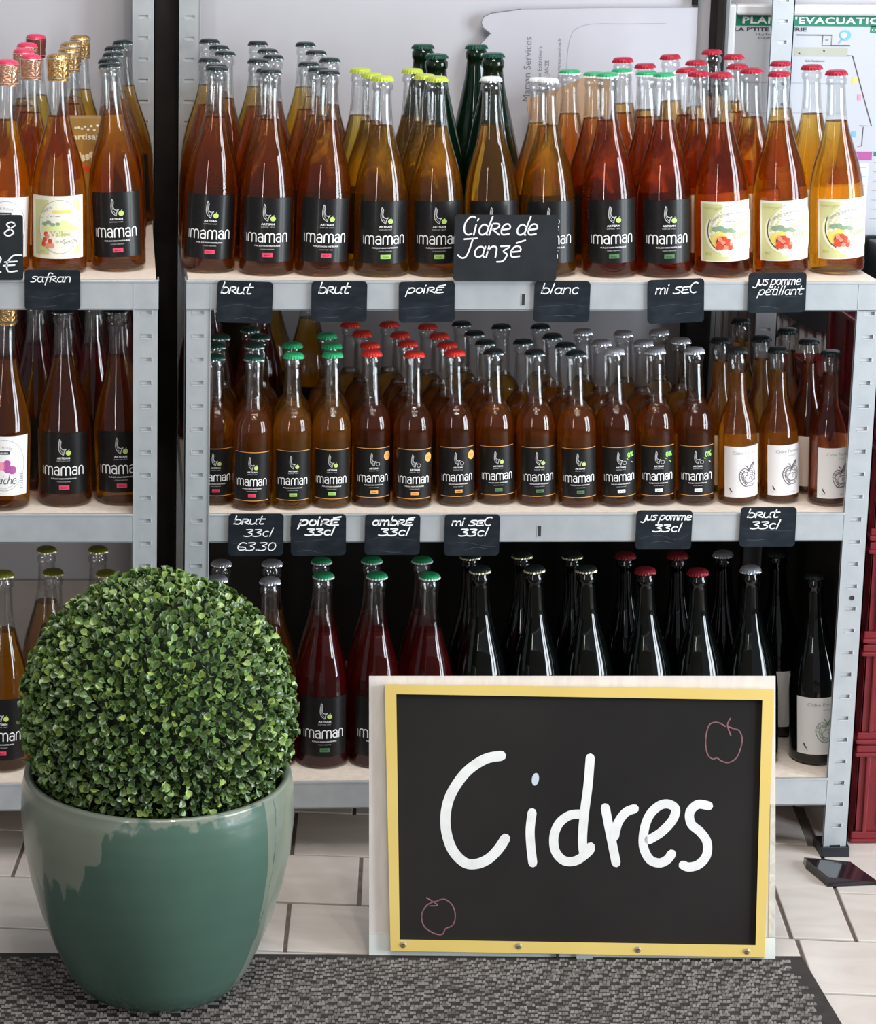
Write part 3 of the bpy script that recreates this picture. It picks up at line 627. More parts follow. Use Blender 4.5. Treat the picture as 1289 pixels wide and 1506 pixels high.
# kind: (profile, liquid material, liquid level, cap fn, label patch, print key, words)
def cr(z, top, sk=None, r=.0150): return lambda: crown(z, r, top, sk)
L75 = lambda: patch(.0398, -.0390, .0390, -.046, .046, MT['label_black'], Z75)
L33 = lambda: patch(.0292, -.0282, .0282, -.0375, .0375, MT['label_black'], Z33)
KINDS = {
 'brut': (B75, 'brut', .218, ('crown_dg75', cr(.283, 'black', 'gunmetal')), ('L75', L75), ('tag_red', 'BRUT', 'apple', False, False, False), 'amber red cider bottle with black crown cap'),
 'poire': (B75, 'poire', .217, ('crown_lime', cr(.283, 'lime', 'lime')), ('L75', L75), ('tag_lime', 'POIRE', 'apple', False, False, False), 'golden perry bottle with lime yellow cap'),
 'blanc': (B75, 'poire', .219, ('crown_white', cr(.283, 'whitecap', 'silver')), ('L75', L75), ('tag_white', 'BLANC', 'none', False, False, False), 'pale golden cider bottle with white cap'),
 'misec': (B75, 'misec', .221, ('crown_green', cr(.283, 'green', 'whitecap')), ('L75', L75), ('tag_green', 'MI-SEC', 'apple', False, False, False), 'copper cider bottle with green and white cap'),
 'jus': (B75, 'jus', .217, ('crown_crimson', cr(.283, 'crimson')), ('Ljus', lambda: patch(.0398, -.0415, .0415, -.0435, .0435, MT['label_cream'], Z75)), 'jus', 'red apple juice bottle with crimson cap'),
 'pink': (B75, 'brut', .215, ('cork_pink', lambda: cork_cap(.276, 'pinkfoil', 'copperfoil')), ('Lrose', lambda: patch(.0398, -.0425, .0425, -.0435, .0435, MT['label_white'], Z75)), 'rosee', 'cider bottle with wired cork and pink foil'),
 'pinkb': (B75, 'poire', .205, ('cork_brown', lambda: cork_cap(.276, 'pinkfoil', 'brownfoil')), None, None, 'golden cider bottle with dark brown foil'),
 'saf': (B75, 'brut', .215, ('cork_gold', lambda: cork_cap(.276, 'gold', 'gold')), ('Lsaf', lambda: patch(.0398, -.0425, .0425, -.0435, .0435, MT['label_cream'], Z75)), 'seiche', 'cider bottle with gold foiled wired cork'),
 'rosee': (B75, 'brut', .215, ('cork_gold', lambda: cork_cap(.276, 'gold', 'cork')), ('Lrose', lambda: None), 'rosee', 'cider bottle with white label of pink apples'),
 'champ': (BCH, 'green_glass', None, ('crown_champ', cr(.298, 'champgreen', 'champgreen', .0165)), None, None, 'dark green sparkling cider bottle'),
 'sbrut': (B33, 'amber_s', .152, ('crown_dg', cr(.220, 'darkgreen', 'gunmetal', .0142)), ('L33', L33), ('tag_red', 'BRUT', 'apple', False, False, True), 'small amber cider bottle with dark green cap'),
 'spoire': (B33, 'poire_s', .158, ('crown_bg', cr(.220, 'brightgreen', 'brightgreen', .0142)), ('L33', L33), ('tag_lime', 'POIRE', 'apple', False, False, True), 'small golden perry bottle with bright green cap'),
 'sambre': (B33, 'brown_s', .153, ('crown_red', cr(.220, 'red', 'red', .0142)), ('L33', L33), ('tag_orange', 'AMBRE', 'none', True, False, True), 'small brown cider bottle with red cap'),
 'smisec': (B33, 'amber_s', .151, ('crown_bk', cr(.220, 'black', 'gunmetal', .0142)), ('L33', L33), ('tag_green', 'MI-SEC', 'apple', False, False, True), 'small amber cider bottle with black green cap'),
 'sjus': (B33, 'brown_s', .153, ('crown_grey', cr(.220, 'grey', 'silver', .0142)), ('L33', L33), ('tag_white', 'JUS', 'none', False, True, True), 'small apple juice bottle with silver grey cap'),
 'ferm': (BF, 'amber_s', .196, ('crown_bkf', cr(.225, 'black', 'black', .0144)), ('Lf', lambda: patch(.0292, -.0295, .0295, -.0385, .0385, MT['label_white'], .0505)), 'fermier', 'small farm cider bottle with black cap'),
 'fermred': (BF, 'fermred', .196, ('crown_bkf', cr(.225, 'black', 'black', .0144)), ('Lf', lambda: None), 'fermier', 'small red farm cider bottle with black cap'),
 'grey75': (B75, 'brown_s', .215, ('crown_g75', cr(.285, 'grey', 'silver', .0150)), ('L75', L75), ('tag_red', 'BRUT', 'apple', False, False, False), 'tall brown cider bottle with grey cap'),
 'rose75': (B75, 'rose', .205, ('crown_gr75', cr(.285, 'green', 'whitecap', .0150)), ('L75', L75), ('tag_green', 'ROSE', 'apple', False, False, False), 'tall dark rose cider bottle with green cap'),
 'gold75': (B75, 'black_glass', None, ('crown_gl', cr(.285, 'black', 'goldlip', .0150)), None, None, 'tall black glass bottle with gold rimmed cap'),
 'maroon75': (B75, 'black_glass', None, ('crown_ma', cr(.285, 'maroon', 'maroon', .0150)), None, None, 'tall black glass bottle with maroon cap'),
 'silver75': (B75, 'black_glass', None, ('crown_si', cr(.285, 'grey', 'silver', .0150)), None, None, 'tall black glass bottle with silver cap'),
 'ferm75': (B75, 'black_glass', None, ('crown_bk75', cr(.284, 'black', 'black', .0150)), ('Lf75', lambda: patch(.0398, -.0385, .0385, -.045, .045, MT['label_white'], .062)), 'fermier75', 'tall black glass bottle with black cap'),
 'olive': (B75, 'olive', .205, ('crown_ol', cr(.285, 'olivecap', 'goldlip', .0150)), ('L75', L75), ('tag_red', 'BRUT', 'apple', False, False, False), 'tall tawny cider bottle with olive cap'),
 'darkb': (B75, 'rose', .215, ('crown_dg75', None), ('L75', L75), ('tag_red', 'BRUT', 'apple', False, False, False), 'tall dark cider bottle'),
 'amberb': (B75, 'brut', .215, ('crown_dg75', None), ('L75', L75), ('tag_red', 'BRUT', 'apple', False, False, False), 'tall amber cider bottle'),
 'champb': (BCH, 'green_glass', None, ('crown_champ', None), None, None, 'dark green sparkling cider bottle'),
}
ORD = ['front', 'second', 'third', 'fourth', 'fifth', 'sixth', 'seventh']
NTH = ['first', 'second', 'third', 'fourth', 'fifth', 'sixth', 'seventh', 'eighth', 'ninth', 'tenth', 'eleventh', 'twelfth', 'thirteenth', 'fourteenth', 'fifteenth', 'sixteenth']
SH = {'topmain': 'top shelf of wide rack', 'topleft': 'top shelf of left rack', 'midmain': 'middle shelf of wide rack', 'midleft': 'middle shelf of left rack', 'botmain': 'bottom shelf of wide rack', 'botleft': 'bottom shelf of left rack'}
ZL = dict(topmain=ZT, topleft=ZT, midmain=ZM, midleft=ZM, botmain=ZB, botleft=ZB)
PROTO = {}
def bottle(kind, lev, X, Y, hs, lean, label, group, front, rz=None):
    prof, liq, lvl, capk, labk, prk, words = KINDS[kind]
    root = thing('cider_bottle' if 'jus' not in kind else 'juice_bottle', label, 'bottle', (X, Y, ZL[lev]+0.0004+0.0360*abs(math.sin(lean))*(prof[0][0]/.0355)), group)
    root.rotation_euler = (0, lean, 0); root.scale = (1, 1, hs)
    rz = random.uniform(-.10, .10) if rz is None else rz
    def part(nm, me, par=root, z=0):
        o = bpy.data.objects.new(nm, me); link(o, par)
        if z: o.rotation_euler = (0, 0, z)
        return o
    if lvl is None: part('glass', mesh_of(('og', kind[:5], liq), lambda: opaque_glass(prof, MT[liq])))
    else:
        part('glass', mesh_of(('g', id(prof)), lambda: glass_shell(prof)))
        part('liquid', mesh_of(('l', id(prof), liq, lvl), lambda: liquid_mesh(prof, lvl, MT[liq])))
    part('cap' if 'cork' not in capk[0] else 'cork', mesh_of(capk[0], capk[1]))
    if labk:
        l = part('label', mesh_of(labk[0], labk[1]), z=rz)
        if front and prk: part('label_print', get_print(prk), l)
    return root
BOTTLES = [('topmain',0,0,'brut',0.0347,0.0934,1.009,0.038),('topmain',0,1,'brut',0.043,0.1972,0.988,0.021),('topmain',0,2,'brut',0.0347,0.2793,0.992,0.022),
('topmain',0,3,'brut',0.062,0.3541,1.004,0.021),('topmain',0,4,'brut',0.0552,0.4333,1.012,0.021),('topmain',0,5,'brut',0.043,0.512,1.021,0.022),
('topmain',1,0,'brut',0.1185,0.0728,1.007,0.009),('topmain',1,1,'brut',0.1176,0.1699,0.978,0.013),('topmain',1,2,'brut',0.1082,0.2488,1.0,0.016),
('topmain',1,3,'brut',0.136,0.3234,0.997,0.013),('topmain',1,4,'brut',0.1333,0.4181,1.0,0.013),('topmain',1,5,'brut',0.1221,0.5025,1.015,0.014),
('topmain',2,0,'brut',0.198,0.0684,1.004,0.021),('topmain',2,1,'brut',0.194,0.1483,0.993,0.007),('topmain',2,2,'brut',0.1848,0.2273,0.994,0.008),
('topmain',2,3,'brut',0.2232,0.297,0.993,0.003),('topmain',2,4,'brut',0.2096,0.3955,1.001,0.004),('topmain',2,5,'brut',0.2011,0.512,1.01,0.005),
('topmain',3,0,'poire',0.2838,0.0641,0.98,-0.014),('topmain',3,1,'poire',0.2732,0.1428,0.969,-0.001),('topmain',3,2,'poire',0.2641,0.2219,0.966,-0.001),
('topmain',4,0,'poire',0.3634,0.0651,0.978,-0.019),('topmain',4,1,'poire',0.3527,0.1446,0.963,-0.009),('topmain',4,2,'poire',0.3437,0.2237,0.964,-0.009),
('topmain',5,0,'blanc',0.4458,0.0661,0.976,-0.037),('topmain',6,0,'blanc',0.5279,0.0672,0.97,-0.038),('topmain',6,1,'blanc',0.5254,0.1467,0.946,-0.028),
('topmain',7,0,'misec',0.6161,0.0629,1.0,-0.051),('topmain',7,1,'misec',0.608,0.1421,0.976,-0.039),('topmain',7,2,'misec',0.5874,0.2288,0.959,-0.037),
('topmain',8,0,'misec',0.6957,0.0639,1.001,-0.044),('topmain',8,1,'misec',0.6886,0.1434,0.981,-0.048),('topmain',8,2,'misec',0.6665,0.2199,0.968,-0.046),
('topmain',9,0,'jus',0.7812,0.065,1.003,-0.055),('topmain',9,1,'jus',0.7682,0.1433,0.982,-0.057),('topmain',9,2,'jus',0.7675,0.2228,0.972,-0.055),
('topmain',9,3,'jus',0.7166,0.284,0.974,-0.052),('topmain',9,4,'jus',0.6972,0.3612,0.979,-0.05),('topmain',10,0,'jus',0.8685,0.0715,1.009,-0.06),
('topmain',10,1,'jus',0.8476,0.1486,0.997,-0.06),('topmain',10,2,'jus',0.8468,0.23,0.991,-0.06),('topmain',10,3,'jus',0.7993,0.2958,0.988,-0.06),
('topmain',10,4,'jus',0.7761,0.372,0.993,-0.059),('topmain',11,0,'jus',0.9564,0.089,1.01,-0.06),('topmain',11,1,'jus',0.9482,0.19,1.003,-0.06),
('topmain',11,2,'jus',0.9216,0.265,0.997,-0.06),('topmain',11,3,'jus',0.8721,0.3564,1.0,-0.06),('topmain',11,4,'jus',0.8577,0.4399,1.0,-0.06),
('topleft',12,0,'pink',-0.2627,0.0841,1.001,0.037),('topleft',12,1,'pink',-0.2965,0.1559,0.984,0.037),('topleft',12,2,'pink',-0.23,0.1994,0.992,0.024),
('topleft',12,3,'pink',-0.2433,0.2779,0.996,0.022),('topleft',12,4,'pink',-0.2416,0.3664,1.0,0.023),('topleft',12,5,'pink',-0.2307,0.512,1.003,0.014),
('topleft',13,0,'saf',-0.1798,0.0797,1.036,-0.003),('topleft',13,1,'saf',-0.167,0.3005,0.999,-0.008),('topleft',13,2,'saf',-0.1662,0.3918,1.0,-0.009),
('topleft',13,3,'saf',-0.153,0.4953,1.005,-0.011),('topleft',14,0,'brut',-0.0939,0.1026,1.019,-0.047),('topleft',14,1,'brut',-0.0982,0.2333,1.0,-0.039),
('topleft',14,2,'brut',-0.0917,0.3324,1.0,-0.042),('topleft',14,3,'brut',-0.089,0.4336,1.002,-0.043),('topleft',14,4,'brut',-0.0752,0.512,1.009,-0.048),
('midmain',15,0,'sbrut',0.0482,0.0733,0.965,-0.011),('midmain',15,1,'sbrut',0.0496,0.1321,0.986,-0.002),('midmain',15,2,'sbrut',0.0587,0.1904,0.992,-0.002),
('midmain',16,0,'sbrut',0.0993,0.0439,0.989,0.009),('midmain',16,1,'sbrut',0.1064,0.1149,1.002,-0.005),('midmain',16,2,'sbrut',0.1185,0.1806,1.001,-0.006),
('midmain',16,3,'sbrut',0.1063,0.2384,0.999,-0.005),('midmain',17,0,'spoire',0.1581,0.0471,1.004,0.002),('midmain',17,1,'spoire',0.1644,0.1255,0.997,-0.009),
('midmain',18,0,'spoire',0.2167,0.054,1.004,-0.005),('midmain',18,1,'spoire',0.2224,0.1149,1.003,-0.013),('midmain',18,2,'spoire',0.2215,0.1911,1.001,-0.013),
('midmain',19,0,'sambre',0.2767,0.0609,1.005,-0.016),('midmain',19,1,'sambre',0.2805,0.1244,0.999,-0.017),('midmain',19,2,'sambre',0.2773,0.2102,0.998,-0.017),
('midmain',19,3,'sambre',0.2649,0.2751,1.0,-0.016),('midmain',20,0,'sambre',0.3359,0.0532,1.008,-0.006),('midmain',20,1,'sambre',0.3387,0.1336,1.0,-0.021),
('midmain',20,2,'sambre',0.3348,0.1974,1.001,-0.021),('midmain',20,3,'sambre',0.3259,0.2782,1.0,-0.02),('midmain',21,0,'sambre',0.4022,0.0638,1.004,-0.035),
('midmain',21,1,'sambre',0.3971,0.1254,1.0,-0.025),('midmain',21,2,'sambre',0.3933,0.1901,1.001,-0.025),('midmain',21,3,'sambre',0.3844,0.26,1.0,-0.024),
('midmain',22,0,'smisec',0.4634,0.0707,1.001,-0.05),('midmain',22,1,'smisec',0.4566,0.1388,1.0,-0.029),('midmain',22,2,'smisec',0.4499,0.2067,1.0,-0.029),
('midmain',22,3,'smisec',0.44,0.2798,1.0,-0.028),('midmain',23,0,'smisec',0.5219,0.063,1.005,-0.046),('midmain',23,1,'smisec',0.5153,0.1442,1.0,-0.033),
('midmain',23,2,'smisec',0.4992,0.2579,1.0,-0.032),('midmain',24,0,'smisec',0.5817,0.0553,1.005,-0.05),('midmain',24,1,'smisec',0.575,0.12,1.0,-0.037),
('midmain',24,2,'smisec',0.5669,0.1854,1.0,-0.037),('midmain',24,3,'smisec',0.5608,0.2583,1.0,-0.036),('midmain',25,0,'sjus',0.6406,0.0586,1.017,-0.058),
('midmain',25,1,'sjus',0.6336,0.1399,1.0,-0.041),('midmain',25,2,'sjus',0.6206,0.2204,1.0,-0.04),('midmain',26,0,'sjus',0.6991,0.0656,1.018,-0.043),
('midmain',26,1,'sjus',0.6972,0.1383,1.0,-0.046),('midmain',26,2,'sjus',0.6808,0.2069,1.0,-0.044),('midmain',27,0,'sjus',0.7581,0.0652,1.018,-0.05),
('midmain',27,1,'sjus',0.7584,0.1555,1.0,-0.05),('midmain',27,2,'sjus',0.7388,0.2186,1.0,-0.048),('midmain',28,0,'ferm',0.8221,0.0648,0.997,-0.053),
('midmain',28,1,'ferm',0.8133,0.1319,1.0,-0.053),('midmain',29,0,'ferm',0.8868,0.0755,0.99,-0.06),('midmain',29,1,'ferm',0.8791,0.1452,1.0,-0.058),
('midmain',29,2,'ferm',0.8813,0.2788,1.0,-0.058),('midmain',30,0,'fermred',0.9558,0.0603,0.986,-0.036),('midmain',30,1,'fermred',0.9463,0.1262,1.0,-0.06),
('midmain',30,2,'fermred',0.9353,0.2043,1.0,-0.06),('midleft',31,0,'rosee',-0.2633,0.053,1.014,0.028),('midleft',32,0,'brut',-0.1721,0.0741,0.99,-0.01),
('midleft',33,0,'brut',-0.0876,0.0809,0.986,-0.034),('botmain',34,0,'grey75',0.0547,0.085,0.994,-0.007),('botmain',34,1,'grey75',0.0611,0.1695,0.989,0.004),
('botmain',35,0,'grey75',0.1342,0.085,0.982,-0.01),('botmain',35,1,'grey75',0.1404,0.1642,0.994,-0.004),('botmain',36,0,'rose75',0.2138,0.085,1.01,-0.01),
('botmain',36,1,'rose75',0.2186,0.178,0.99,-0.012),('botmain',37,0,'rose75',0.2934,0.085,1.009,-0.01),('botmain',37,1,'rose75',0.2975,0.1695,1.001,-0.021),
('botmain',38,0,'rose75',0.3746,0.085,1.005,-0.017),('botmain',38,1,'rose75',0.3769,0.1681,1.002,-0.03),('botmain',39,0,'gold75',0.4583,0.085,1.036,-0.045),
('botmain',39,1,'gold75',0.4564,0.1909,1.0,-0.038),('botmain',40,0,'gold75',0.5411,0.085,1.039,-0.049),('botmain',40,1,'gold75',0.5393,0.1938,1.0,-0.047),
('botmain',41,0,'gold75',0.6219,0.085,1.038,-0.058),('botmain',41,1,'gold75',0.6189,0.1895,1.0,-0.056),('botmain',42,0,'maroon75',0.7115,0.085,1.027,-0.06),
('botmain',42,1,'maroon75',0.7026,0.1904,0.998,-0.06),('botmain',43,0,'maroon75',0.7911,0.085,1.019,-0.06),('botmain',43,1,'maroon75',0.7813,0.1785,1.01,-0.06),
('botmain',44,0,'silver75',0.8707,0.085,1.033,-0.06),('botmain',44,1,'silver75',0.8571,0.2028,0.992,-0.06),('botmain',45,0,'ferm75',0.9688,0.085,1.002,-0.06),
('botmain',45,1,'ferm75',0.9426,0.2034,1.0,-0.06),('botleft',46,0,'olive',-0.267,0.0781,1.029,0.01),('botleft',47,0,'olive',-0.1919,0.1157,1.0,0),
('botleft',47,1,'olive',-0.2052,0.2356,0.997,0),('botleft',48,0,'olive',-0.1127,0.1079,1.0,0),('botleft',48,1,'olive',-0.126,0.2294,1.003,0),
('topmain',100,0,'champ',0.3902,0.2931,0.967,-0.016),('topmain',100,1,'champ',0.3813,0.3966,0.986,-0.015),('topmain',101,0,'champ',0.4759,0.275,0.978,-0.025),
('topmain',101,1,'champ',0.4686,0.4034,0.984,-0.024)]
colidx = {}
for (lev, ci, k, kind, X, Y, hs, lean) in BOTTLES: colidx.setdefault(lev, []).append(ci) if ci not in colidx.get(lev, []) else None
GR = dict(brut='brut cider bottles', poire='perry bottles', blanc='blanc cider bottles', misec='mi-sec cider bottles', jus='apple juice bottles', pink='pink foil cider bottles', pinkb='pink foil cider bottles', saf='saffron cider bottles', champ='green glass bottles',
          sbrut='small brut bottles', spoire='small perry bottles', sambre='small ambre bottles', smisec='small mi-sec bottles', sjus='small juice bottles', ferm='white label farm cider bottles', fermred='white label farm cider bottles',
          grey75='grey capped bottles', rose75='rose cider bottles', gold75='gold capped bottles', maroon75='maroon capped bottles', silver75='silver capped bottles', ferm75='tall farm cider bottles', olive='olive capped bottles', rosee='pink apple label bottles')
for (lev, ci, k, kind, X, Y, hs, lean) in BOTTLES:
    if kind == 'pink' and k == 5: kind = 'pinkb'
    words = KINDS[kind][6]; n = colidx[lev].index(ci)
    if kind == 'champ': lab = '%s %s, %s one of the %s pair' % (words, 'behind the lime caps' if ci == 100 else 'behind the white cap', 'nearer' if k == 0 else 'rear', 'left' if ci == 100 else 'right')
    else:
        lab = '%s, %s in %s column, %s' % (words, ORD[k], NTH[n], SH[lev].replace(' of wide rack', '').replace(' of left rack', ' left rack'))
    if len(lab.split()) > 16: lab = lab.replace(' bottle with', ' with')
    if len(lab.split()) > 16: print('LONG', lab)
    bottle(kind, lev, X, Y, hs, lean, lab, GR[kind]+' on the '+SH[lev], k == 0, rz=None if k else random.uniform(-.05, .07) + (.12 if kind in ('ferm', 'fermred') else 0))
# bottles at the back of the middle shelves and the champagne rows' neighbours, a few glimpsed, the others added to give the dark areas
for i, (kind, lev, X, Y, hs, lab) in enumerate((
    ('darkb', 'midmain', 0.040, 0.46, 1.0, 'tall dark bottle at the back left corner of middle shelf, wide rack'),
    ('darkb', 'midmain', 0.048, 0.30, 1.0, 'tall dark bottle behind the leftmost small bottles on middle shelf'),
    ('darkb', 'midmain', 0.125, 0.34, 1.0, 'tall dark bottle behind second column of small bottles, middle shelf'),
    ('amberb', 'midmain', 0.150, 0.48, 1.0, 'tall amber bottle rising behind small green capped perry bottles, rear one'),
    ('amberb', 'midmain', 0.205, 0.37, 1.0, 'tall amber bottle rising behind small green capped perry bottles, nearer one'),
    ('darkb', 'midleft', -0.218, 0.165, 1.0, 'tall dark bottle in second row between the two labelled left rack bottles'),
    ('darkb', 'midleft', -0.132, 0.160, 1.0, 'tall dark bottle in second row beside left rack post, middle shelf'),
    ('darkb', 'midleft', -0.265, 0.25, 1.0, 'tall dark bottle in third row at the left picture edge'),
    ('darkb', 'midleft', -0.175, 0.25, 1.0, 'tall dark bottle in third row behind black label bottle, left rack'),
    ('darkb', 'midleft', -0.090, 0.25, 1.0, 'tall dark bottle in third row behind left rack post'),
    ('darkb', 'midleft', -0.220, 0.34, 1.0, 'added tall dark bottle in fourth row, left of two, left rack middle shelf'),
    ('darkb', 'midleft', -0.130, 0.34, 1.0, 'added tall dark bottle in fourth row, right of two, left rack middle shelf'),
    ('darkb', 'midleft', -0.265, 0.43, 1.0, 'added tall dark bottle in the rear row, leftmost of three, left rack'),
    ('darkb', 'midleft', -0.175, 0.43, 1.0, 'added tall dark bottle in the rear row, middle of three, left rack'),
    ('darkb', 'midleft', -0.090, 0.43, 1.0, 'added tall dark bottle in the rear row, rightmost of three, left rack'))):
    bottle(kind, lev, X, Y, hs, 0.0, lab, 'tall bottles at the back of the middle shelves', False)
# added black sheets, standing in for the deep shade around the bottles
M_sheet = noise_mat('shade_black', (0.010, 0.009, 0.008), (0.018, 0.015, 0.013), 15, 0.7)
b = MB(); b.box(0.045, 0.955, 0.536, 0.540, ZB+0.0006, ZM-0.06, M_sheet); tag(b.build('shade_sheet'), 'black sheet standing in for shade behind bottles on the bottom shelf', 'card')
b = MB(); b.box(0.9905, 0.9925, 0.045, 0.534, ZB+0.0006, ZM-0.06, M_sheet); tag(b.build('shade_sheet'), 'black sheet standing in for shade at right side of the bottom shelf', 'card')
b = MB(); b.box(-0.60, -0.085, 0.505, 0.509, ZM+0.0006, ZT-0.06, M_sheet); tag(b.build('shade_sheet'), 'black sheet standing in for shade behind bottles on left rack middle shelf', 'card')
b = MB(); b.box(0.045, 0.135, 0.528, 0.532, ZM+0.0006, ZT-0.06, M_sheet); tag(b.build('shade_sheet'), 'narrow black sheet standing in for shade at left end of middle shelf', 'card')

# ================================================================== SMALL SLATE PRICE SIGNS
def rrect(w_, h_, r, n=4):
    pts = []
    for cx, cy, a0 in ((w_/2-r, -h_/2+r, -PI/2), (w_/2-r, h_/2-r, 0), (-w_/2+r, h_/2-r, PI/2), (-w_/2+r, -h_/2+r, PI)):
        for k in range(n+1): a = a0+PI/2*k/n; pts.append((cx+r*math.cos(a), cy+r*math.sin(a)))
    return pts
def price_sign(label, px0, px1, z1, w_, h_, lines, y=-0.0065, tilt=0.0, big=False, xc=None):
    root = thing('price_sign', label, 'sign', (xc, y, z1-h_/2), 'slate price signs', rot=(0, tilt, 0))
    b = MB(); b.prism(rrect(w_, h_, 0.0055 if not big else 0.004), 0, 0.0022, MT['slate'] if not big else MT['slate2']); b.build('board', root)
    for (txt, x, yy, h, wt, wd) in lines:
        p = Print(); handwrite(p, txt, x*w_-w_/2, yy*h_-h_/2, h, wt*w_, wd, MT['chalk'], 0.22)
        b2 = MB(); p.emit(b2, lambda u, v, l: (u, -.0003-.0001*l, v)); b2.build('chalk_lettering', root)
    if not big:
        p = Print(); yy = -h_*random.uniform(.02, .22); g_ = lambda s_: random.uniform(-s_, s_)
        p.smooth([(-w_*.44, yy+g_(.003)), (-w_*.1, yy+g_(.004)), (w_*.2, yy+g_(.004)), (w_*.44, yy+g_(.005))], .0005, MT['chalk_dim'], 1, taper=True)
        x_ = w_*g_(.2); yy = -h_*random.uniform(.28, .42); p.smooth([(x_-w_*.2, yy+g_(.002)), (x_, yy+g_(.003)), (x_+w_*.2, yy+g_(.002))], .0007, MT['chalk_dim'], 1, taper=True)
        b3 = MB(); p.emit(b3, lambda u, v, l: (u, -.0002-.0001*l, v)); b3.build('chalk_smear', root)
price_sign("slate sign reading brut, leftmost on the wide rack's top beam", 0, 0, 0.8770, 0.0790, 0.0597, [('bRut', 0.07, 0.7, 0.016, 0.55, 0.0017)], tilt=0.03, xc=0.0841)
price_sign("slate sign reading brut, second on the wide rack's top beam", 0, 0, 0.8773, 0.0792, 0.0579, [('bRut', 0.13, 0.7, 0.016, 0.55, 0.0017)], tilt=0.0, xc=0.2181)
price_sign('slate sign reading poire on the top beam under lime capped bottles', 0, 0, 0.8775, 0.0795, 0.0589, [('poiRZ', 0.15, 0.72, 0.013, 0.66, 0.0017)], tilt=-0.02, xc=0.3429)
price_sign('slate sign reading blanc on the top beam, under the Janze sign', 0, 0, 0.8780, 0.0798, 0.0591, [('blanc', 0.12, 0.7, 0.015, 0.68, 0.0016)], tilt=0.0, xc=0.5362)
price_sign('slate sign reading mi sec on the top beam under green capped bottles', 0, 0, 0.8813, 0.0811, 0.0631, [('mi SEC', 0.14, 0.68, 0.015, 0.74, 0.0016)], tilt=-0.04, xc=0.6995)
price_sign('slate sign reading jus pomme petillant on the top beam, rightmost', 0, 0, 0.8915, 0.0833, 0.0582, [('jus pomme', 0.12, 0.7, 0.013, 0.78, 0.0014), ('pétillant', 0.18, 0.45, 0.013, 0.76, 0.0014)], tilt=-0.02, xc=0.8447)
price_sign("slate sign reading safran on the left rack's top beam", 0, 0, 0.8929, 0.0783, 0.0575, [('safRan', 0.12, 0.7, 0.013, 0.72, 0.0015)], tilt=0.0, xc=-0.1874)
price_sign('slate sign reading brut 33cl 6.30 on middle beam, leftmost', 0, 0, 0.5365, 0.0796, 0.0622, [('bRut', 0.1, 0.76, 0.012, 0.55, 0.0017), ('33cl', 0.3, 0.46, 0.013, 0.52, 0.0014), ('G3.30', 0.16, 0.12, 0.015, 0.72, 0.0015)], tilt=0.0, xc=0.1042)
price_sign('slate sign reading poire 33cl on the middle beam under green caps', 0, 0, 0.5353, 0.0798, 0.0612, [('poiRZ', 0.16, 0.74, 0.014, 0.72, 0.0024), ('33cl', 0.28, 0.5, 0.012, 0.52, 0.0022)], tilt=-0.01, xc=0.1947)
price_sign('slate sign reading ambre 33cl on the middle beam', 0, 0, 0.5351, 0.0800, 0.0603, [('ambRZ', 0.13, 0.74, 0.013, 0.74, 0.002), ('33cl', 0.27, 0.48, 0.013, 0.55, 0.002)], tilt=0.0, xc=0.3021)
price_sign('slate sign reading mi sec 33cl on the middle beam', 0, 0, 0.5348, 0.0802, 0.0614, [('mi SEC', 0.13, 0.74, 0.012, 0.72, 0.0018), ('33cl', 0.28, 0.48, 0.013, 0.52, 0.0018)], tilt=0.0, xc=0.4178)
price_sign('slate sign reading jus pomme 33cl on the middle beam', 0, 0, 0.5404, 0.0817, 0.0585, [('jus pomme', 0.12, 0.76, 0.012, 0.86, 0.0018), ('33cl', 0.32, 0.46, 0.013, 0.5, 0.0018)], tilt=0.0, xc=0.6982)
price_sign('slate sign reading brut 33cl on the middle beam, rightmost', 0, 0, 0.5453, 0.0820, 0.0596, [('bRut', 0.12, 0.74, 0.013, 0.56, 0.0019), ('33cl', 0.2, 0.46, 0.013, 0.52, 0.0019)], tilt=0.0, xc=0.8507)
price_sign('large black sign reading Cidre de Janze standing before white capped bottles', 0, 0, 0.9739, 0.1469, 0.0945, [('CidRe de', 0.08, 0.7, 0.026, 0.72, 0.0022), ('Janzé', 0.07, 0.36, 0.027, 0.58, 0.0022)], y=-.010, big=True, xc=0.4524)
price_sign('large black price sign cut off by the left edge, ending 2 euro', 0, 0, 0.9713, 0.1366, 0.0926, [('CidRE 8', 0.08, 0.68, 0.024, 0.86, 0.0022), ('3.2U', 0.45, 0.12, 0.028, 0.5, 0.0022)], y=-.010, big=True, xc=-0.2962)

# ================================================================== THE CHALKBOARD ON ITS PALE BACKING BOARD
BL, BR, TL, TR = Vector((.2477, -.3278, 0.0)), Vector((.8003, -.3512, 0.0)), Vector((.2472, -.2485, .3766)), Vector((.7998, -.2719, .3822))
nrm = (BR-BL).cross(TL-BL).normalized()
if nrm.y > 0: nrm = -nrm
def onb(px, py, off=0.0):
    """point on the leaning board from board coordinates 598 x 419, off metres in front"""
    px = 338+(px-338)*(1-off/3.22); py = 499+(py-499)*(1-off/3.22)     # parts stand proud of the board by off
    u = (px-543)/598; v = (1413-py)/419
    return (BL*(1-u)+BR*u)*(1-v)+(TL*(1-u)+TR*u)*v + nrm*off
def slab(mbd, poly, o0, o1, m):
    n = len(poly); vs = [onb(x, y, o1) for x, y in poly]+[onb(x, y, o0) for x, y in poly]
    mbd.add(vs, [tuple(range(n))[::-1], tuple(range(n, 2*n))]+[(i, (i+1) % n, (i+1) % n+n, i+n) for i in range(n)], m)
M_panel = noise_mat('pale_backing', (0.62, 0.57, 0.54), (0.68, 0.63, 0.60), 14, 0.6, mapscale=(8, 8, .3))
